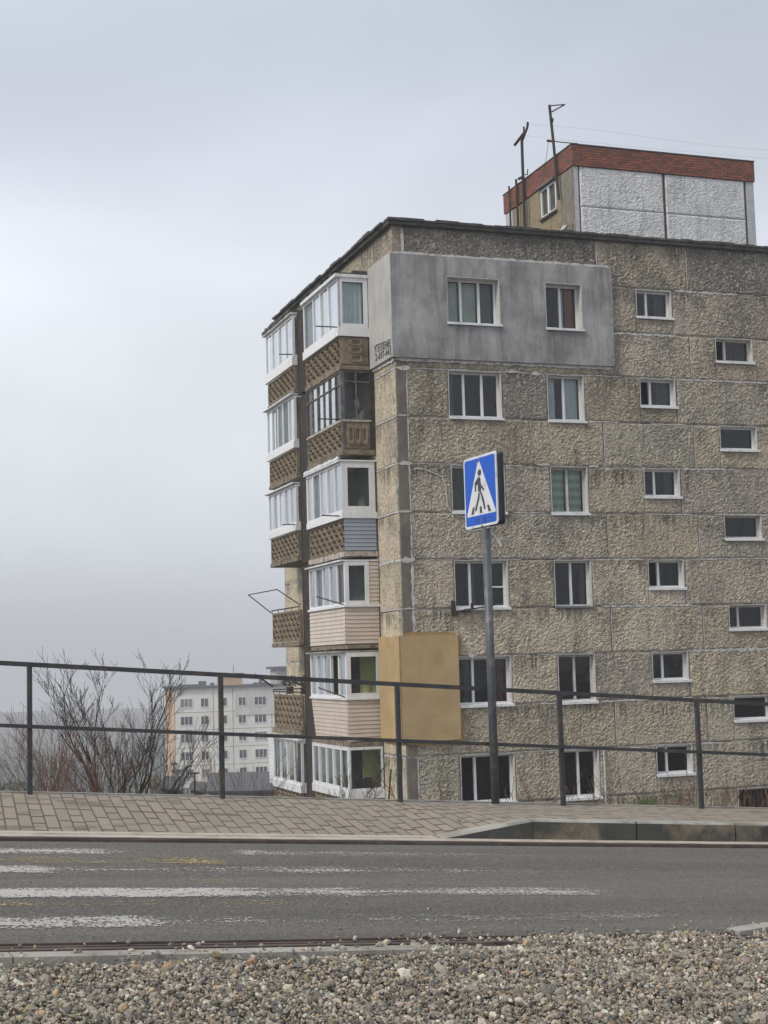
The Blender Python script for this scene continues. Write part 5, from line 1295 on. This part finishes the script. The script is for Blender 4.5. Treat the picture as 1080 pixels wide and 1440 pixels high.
plant(358, 16.8, 1060, name='bare_bush', spread=0.3, nst=3, seed=37, mat=M['bark_red'], label='low twiggy bush before the right side of the distant white block', cat='bush', r0=0.009, levels=3, kids=(3, 4))
plant(385, 17.2, 1082, name='bare_bush', spread=0.4, nst=2, seed=38, mat=M['bark'], label='lowest twiggy bush beside the white-sided corner balcony', cat='bush', r0=0.012, levels=3)
plant(447, 16.5, 1062, name='bare_bush', spread=0.3, nst=2, seed=39, mat=M['bark'], label='small leafless bush before the lowest glazed balcony', cat='bush', r0=0.012, levels=3, kids=(3, 5))
plant(495, 16.6, 1085, name='bare_bush', spread=0.4, nst=2, seed=41, mat=M['bark'], label='small leafless bush below the yellow-green room window', cat='bush', r0=0.011, levels=3, kids=(3, 5))
for i, (x, d, tp, n_, lab) in enumerate(((592, 17.5, 1050, 4, 'pair of dry stems beside the corner of the block'), (655, 18.1, 1090, 8, 'dry stems before the lowest wide window'), (735, 18.7, 1075, 8, 'rusty brown weed stalks between the two lowest large windows'), (752, 19.2, 1100, 6, 'short dry stalks just right of the rusty weed stalks'),
        (822, 18.6, 1095, 8, 'dry stems under the lowest two-pane window'), (893, 18.0, 1080, 12, 'reddish dry stems left of the green tuft'), (925, 18.5, 1085, 14, 'reddish dry stems right of the green tuft'), (958, 18.2, 1078, 14, 'reddish dry stems left of the right-hand railing post'),
        (1010, 18.7, 1080, 12, 'reddish dry stems right of the right-hand railing post'), (1045, 18.4, 1095, 12, 'bare scrub before the lowest dark opening at the right'), (1075, 18.9, 1085, 12, 'bare scrub at the right edge of the picture'))):
    plant(x, d, tp+12, name='dry_weeds', spread=0.16 if n_ < 14 else 0.25, nst=n_, seed=50+i, mat=M['weed'], label=lab, cat='weeds', r0=0.009, levels=2, kids=(3, 5), minr=0.0030, group='dry weeds before the block')
# grass tuft
c = at(909, 1136, 16.8); q = random.Random(3); gt_ = MB()
for i in range(150):
    a = q.uniform(0, 6.28); r_ = abs(q.gauss(0, 0.10)); x, y = r_*math.cos(a), r_*math.sin(a); h_ = q.uniform(0.12, 0.26)
    gt_.add([(x-0.006, y, -0.25), (x+0.006, y, -0.25), (x+q.gauss(0, 0.06), y+q.gauss(0, 0.05), h_-0.05)], [(0, 1, 2)])
o = gt_.build('grass_tuft', M['green'], recalc=False); o.location = c; tag(o, 'fresh green grass tuft peeping over the pavement edge', 'grass tuft')

# ------------------------------------------------------------------ sheds and roofs on the slope
def shed(px0, px1, topy, depth, label, mat, rot=0.1, name='shed', L=4.0, hgt=2.4):
    a = at(px0, topy, depth); b_ = at(px1, topy, depth); e = empty(name, (a.x, a.y, a.z), rot); W = (b_-a).length
    tag(e, label, 'shed')
    mb = MB(); mb.box(0.05, W-0.05, 0.05, L, -hgt, -0.12); mb.build('wall', mat, e)
    mb = MB(); mb.add([(-0.1, -0.15, -0.06), (W+0.1, -0.15, -0.12), (W+0.1, L+0.1, 0.0), (-0.1, L+0.1, 0.04), (-0.1, -0.15, -0.14), (W+0.1, -0.15, -0.2), (W+0.1, L+0.1, -0.09), (-0.1, L+0.1, -0.05)], [(0, 1, 2, 3), (7, 6, 5, 4), (0, 4, 5, 1), (1, 5, 6, 2), (2, 6, 7, 3), (3, 7, 4, 0)]); mb.build('roof', M['far_roof'], e)
    mb = MB(); mb.box(W*0.15, W*0.5, 0.02, 0.049, -hgt, -0.35); mb.build('door', M['rust'], e)
    return e
shed(229, 252, 1105, 52, 'dark shed with a flat roof at the foot of the peach gable', M['far_roof'])
shed(272, 284, 1109, 56, 'small dark shed roof before the distant white block, left of the second railing post', M['rotwood'], L=3)
shed(292, 386, 1110, 62, 'long low grey-roofed garage before the distant white block', M['far_conc'], name='garage', L=9)
cp_ = at(215, 1120, 50); e = empty('chimney_pot', tuple(cp_)); tag(e, 'stubby yellowish chimney pot left of the dark shed', 'chimney')
mb = MB(); mb.tube((0, 0, -2.5), (0, 0, 0.35), 0.17, 0.15, 10); mb.build('shaft', M['kerb'], e); mb = MB(); mb.tube((0, 0, 0.351), (0, 0, 0.45), 0.24, 0.24, 10); mb.tube((0, 0, 0.451), (0, 0, 0.6), 0.12, 0.10, 8); mb.build('cap', M['slab'], e)
cp_ = at(274, 1118, 50); e = empty('vent_mast', tuple(cp_)); tag(e, 'thin dark mast standing among the shed roofs', 'mast')
mb = MB(); mb.tube((0, 0, -2), (0, 0, 0.75), 0.035, n=6); mb.build('pole', M['rust'], e); mb = MB(); mb.tube((-0.15, 0, 0.70), (0.15, 0, 0.72), 0.03, n=6); mb.build('cross_arm', M['rust'], e)

# ------------------------------------------------------------------ distant apartment blocks
def block(name, corner, rz, length, depth, base_z, rows, cols, label, joints, wallm, gablem, storey=2.7, patch=None, glassm=None, frames=True, top_off=1.55, panes=True):
    e = empty(name, (corner.x, corner.y, corner.z), rz); tag(e, label, 'apartment block')
    hgt = corner.z-base_z
    mb = MB(RIGHT); mb.box(0.0, length, -depth, 0.0, -hgt, 0.0, 0); 
    mb.add([(-0.01, 0.0, -hgt), (-0.01, 0.0, 0), (-0.01, -depth, 0), (-0.01, -depth, -hgt)], [(0, 1, 2, 3)], 1)
    for k in range(rows):
        z = -0.95-storey*k; mb.box(0.0, length, 0.0, 0.012, z-0.06-2.45*0, z, 2) if frames and k > 0 else None
    for u in joints: mb.box(u-0.04, u+0.04, 0.0, 0.014, -hgt, 0.0, 2)
    mb.build('wall', [wallm, gablem, M['far_joint']], e)
    if patch:
        mb = MB(RIGHT); mb.box(patch[0], patch[1], 0.015, 0.12, patch[2], patch[3]); mb.build('insulation_patch', M['far_grey'], e)
    for k in range(rows):
        for (u0_, u1_, n_) in cols:
            z1 = -top_off-storey*k; z0 = z1-1.35
            d_ = 0.125 if patch and patch[0] < u0_ < patch[1] and z0 > patch[2] else 0.016
            mb = MB(RIGHT)
            if frames:
                f_ = 0.09
                mb.box(u0_, u1_, d_, d_+0.05, z0-0.10, z0+f_); mb.box(u0_, u1_, d_, d_+0.05, z1-f_*0.6, z1); mb.box(u0_, u0_+f_*0.7, d_, d_+0.05, z0+f_, z1-f_*0.6); mb.box(u1_-f_, u1_, d_, d_+0.05, z0+f_, z1-f_*0.6)
                for i in range(1, n_): x = u0_+(u1_-u0_)*i/n_; mb.box(x-0.05, x+0.05, d_, d_+0.05, z0+f_, z1-f_*0.6)
                w_ = mb.build('window', M['tin'], e)
                mb = MB(RIGHT); mb.box(u0_+0.02, u1_-0.02, d_, d_+0.01, z0+0.02, z1-0.02)
                mb.build('pane', (M['far_glass'], M['far_glass'], M['room_grey'])[(k*5+int(u0_*3)) % 3] if (k*7+int(u0_*5)) % 4 == 0 else M['far_glass'], w_)
            else:
                mb.box(u0_, u1_, d_, d_+0.03, z0, z1); mb.build('window', M['far_glass'], e)
    mb = MB(); mb.box(-0.5, length+0.4, -0.45, depth+0.4, 0.002, 0.30); mb.build('roof', M['far_roof'], e)
    return e
fc_ = at(244.5, 969, 230)
fb = block('apartment_building', fc_, R(15), 24.0, 12.0, -26.0, 7, [(0.95, 2.85, 3), (4.1, 5.3, 2), (7.0, 8.2, 2), (9.95, 11.15, 2), (12.45, 14.35, 3), (17.0, 18.9, 3), (20.0, 21.2, 2)],
           'pale distant apartment block with a peach gable, seen through the railing', [0.1, 6.05, 9.1, 15.2, 19.5], M['far_wall'], M['far_peach'], patch=(9.4, 16.4, -4.35, -0.2))
mb = MB(); q = random.Random(6)
for x, w_, h_ in ((1.2, 3.0, .28), (4.4, 1.1, .75), (6.1, .5, .45), (12.8, 2.2, .3), (13.6, .4, .8)): y = q.uniform(1, 4); mb.box(x, x+w_, y, y+1, 0.302, 0.302+h_)
mb.path([(2, 2, 0.3), (2, 2, 2.0)], 0.05); mb.path([(9.6, 2, 2.2), (9.6, 2, 3.4)], 0.05); mb.build('roof_vent', M['far_roof'], fb)
mb = MB(); mb.box(8.0, 11.4, 4.5, 9.0, 0.303, 1.9, 0); mb.box(7.8, 11.7, 4.2, 9.3, 1.902, 2.15, 1); mb.build('machine_room', [M['far_peach'], M['far_roof']], fb)
mb = MB(); mb.box(16.2, 20.0, 0.4, 6.0, 0.303, 2.6, 0); mb.box(15.6, 20.5, -0.2, 6.4, 2.602, 3.0, 1); mb.build('machine_room', [M['far_conc'], M['far_roof']], fb)
fl = at(-62, 1028, 1000)
block('apartment_building', fl, R(12), 44.0, 14, -110, 14, [(1.5+3.6*i, 3.3+3.6*i, 2) for i in range(12)], 'faint grey apartment block fading in the mist at the left edge', [], M['far_conc'], M['far_conc'], frames=False)
fl = at(-30, 1062, 800)
block('apartment_building', fl, R(-10), 22.0, 12, -110, 12, [(1.2+3.6*i, 3.0+3.6*i, 2) for i in range(6)], 'misty lower grey block in front of the faintest one at the left edge', [], M['far_conc'], M['far_conc'], frames=False)

# distant wooded slope crowns (low hazy tree on the left)
c = at(22, 1112, 150); e = empty('leafy_tree', tuple(c)); tag(e, 'hazy dark green tree at the lower left behind the thin bush', 'tree')
mb = MB(); mb.tube((0, 0, -9), (0, 0, -0.5), 0.3, 0.15, 8); mb.build('trunk', M['bark'], e)
leafy('crown', (0, 0, -1.0), 2.6, 1.9, 1500, M['olive'], e, 0.28, 77)
def scrub(x0, x1, y0, y1, n, name, lab, hmin, hmax, seed, s=0.5):
    q = random.Random(seed); mb = MB()
    for i in range(n):
        x, y = q.uniform(x0, x1), q.uniform(y0, y1); z = terrain_z(x, y); h_ = q.uniform(hmin, hmax)
        for k in range(9):
            a = q.uniform(0, 6.28); rr_ = q.uniform(0.02, 0.35)*h_; mb.tube((x, y, z-0.3), (x+rr_*math.cos(a), y+rr_*math.sin(a), z+h_*q.uniform(0.6, 1)), s*0.05, s*0.015, 3, cap=False)
            e1 = Vector((q.gauss(0, 1), q.gauss(0, 1), q.gauss(0, 1))).normalized(); e2 = e1.orthogonal().normalized(); c_ = Vector((x+rr_*0.7*math.cos(a), y+rr_*0.7*math.sin(a), z+h_*q.uniform(0.35, 0.95))); ss_ = s*q.uniform(0.5, 1.2)
            mb.add([tuple(c_-e1*ss_), tuple(c_+e2*ss_*0.4), tuple(c_+e1*ss_), tuple(c_-e2*ss_*0.4)], [(0, 1, 2, 3)])
    tag(mb.build(name, M['olive'], recalc=False), lab, 'woodland', kind='stuff')
scrub(-190, -15, 130, 520, 1500, 'woodland', 'misty bare woodland filling the valley', 4, 9, 91, 1.0)

# ------------------------------------------------------------------ haze
hz = MB(); hz.box(-1150, 1150, -400, 1340, -90.0, 20.5)
hm = bpy.data.materials.new('haze'); hm.use_nodes = True; t = hm.node_tree
t.nodes.remove(t.nodes['Principled BSDF']); pvn = t.nodes.new('ShaderNodeVolumePrincipled')
pvn.inputs['Color'].default_value = (0.86, 0.88, 0.92, 1); pvn.inputs['Density'].default_value = HAZE
t.links.new(pvn.outputs[0], [n for n in t.nodes if n.type == 'OUTPUT_MATERIAL'][0].inputs['Volume'])
ho = hz.build('haze', hm); ho['kind'] = 'stuff'; ho['label'] = 'thin even mist filling the air over the valley'
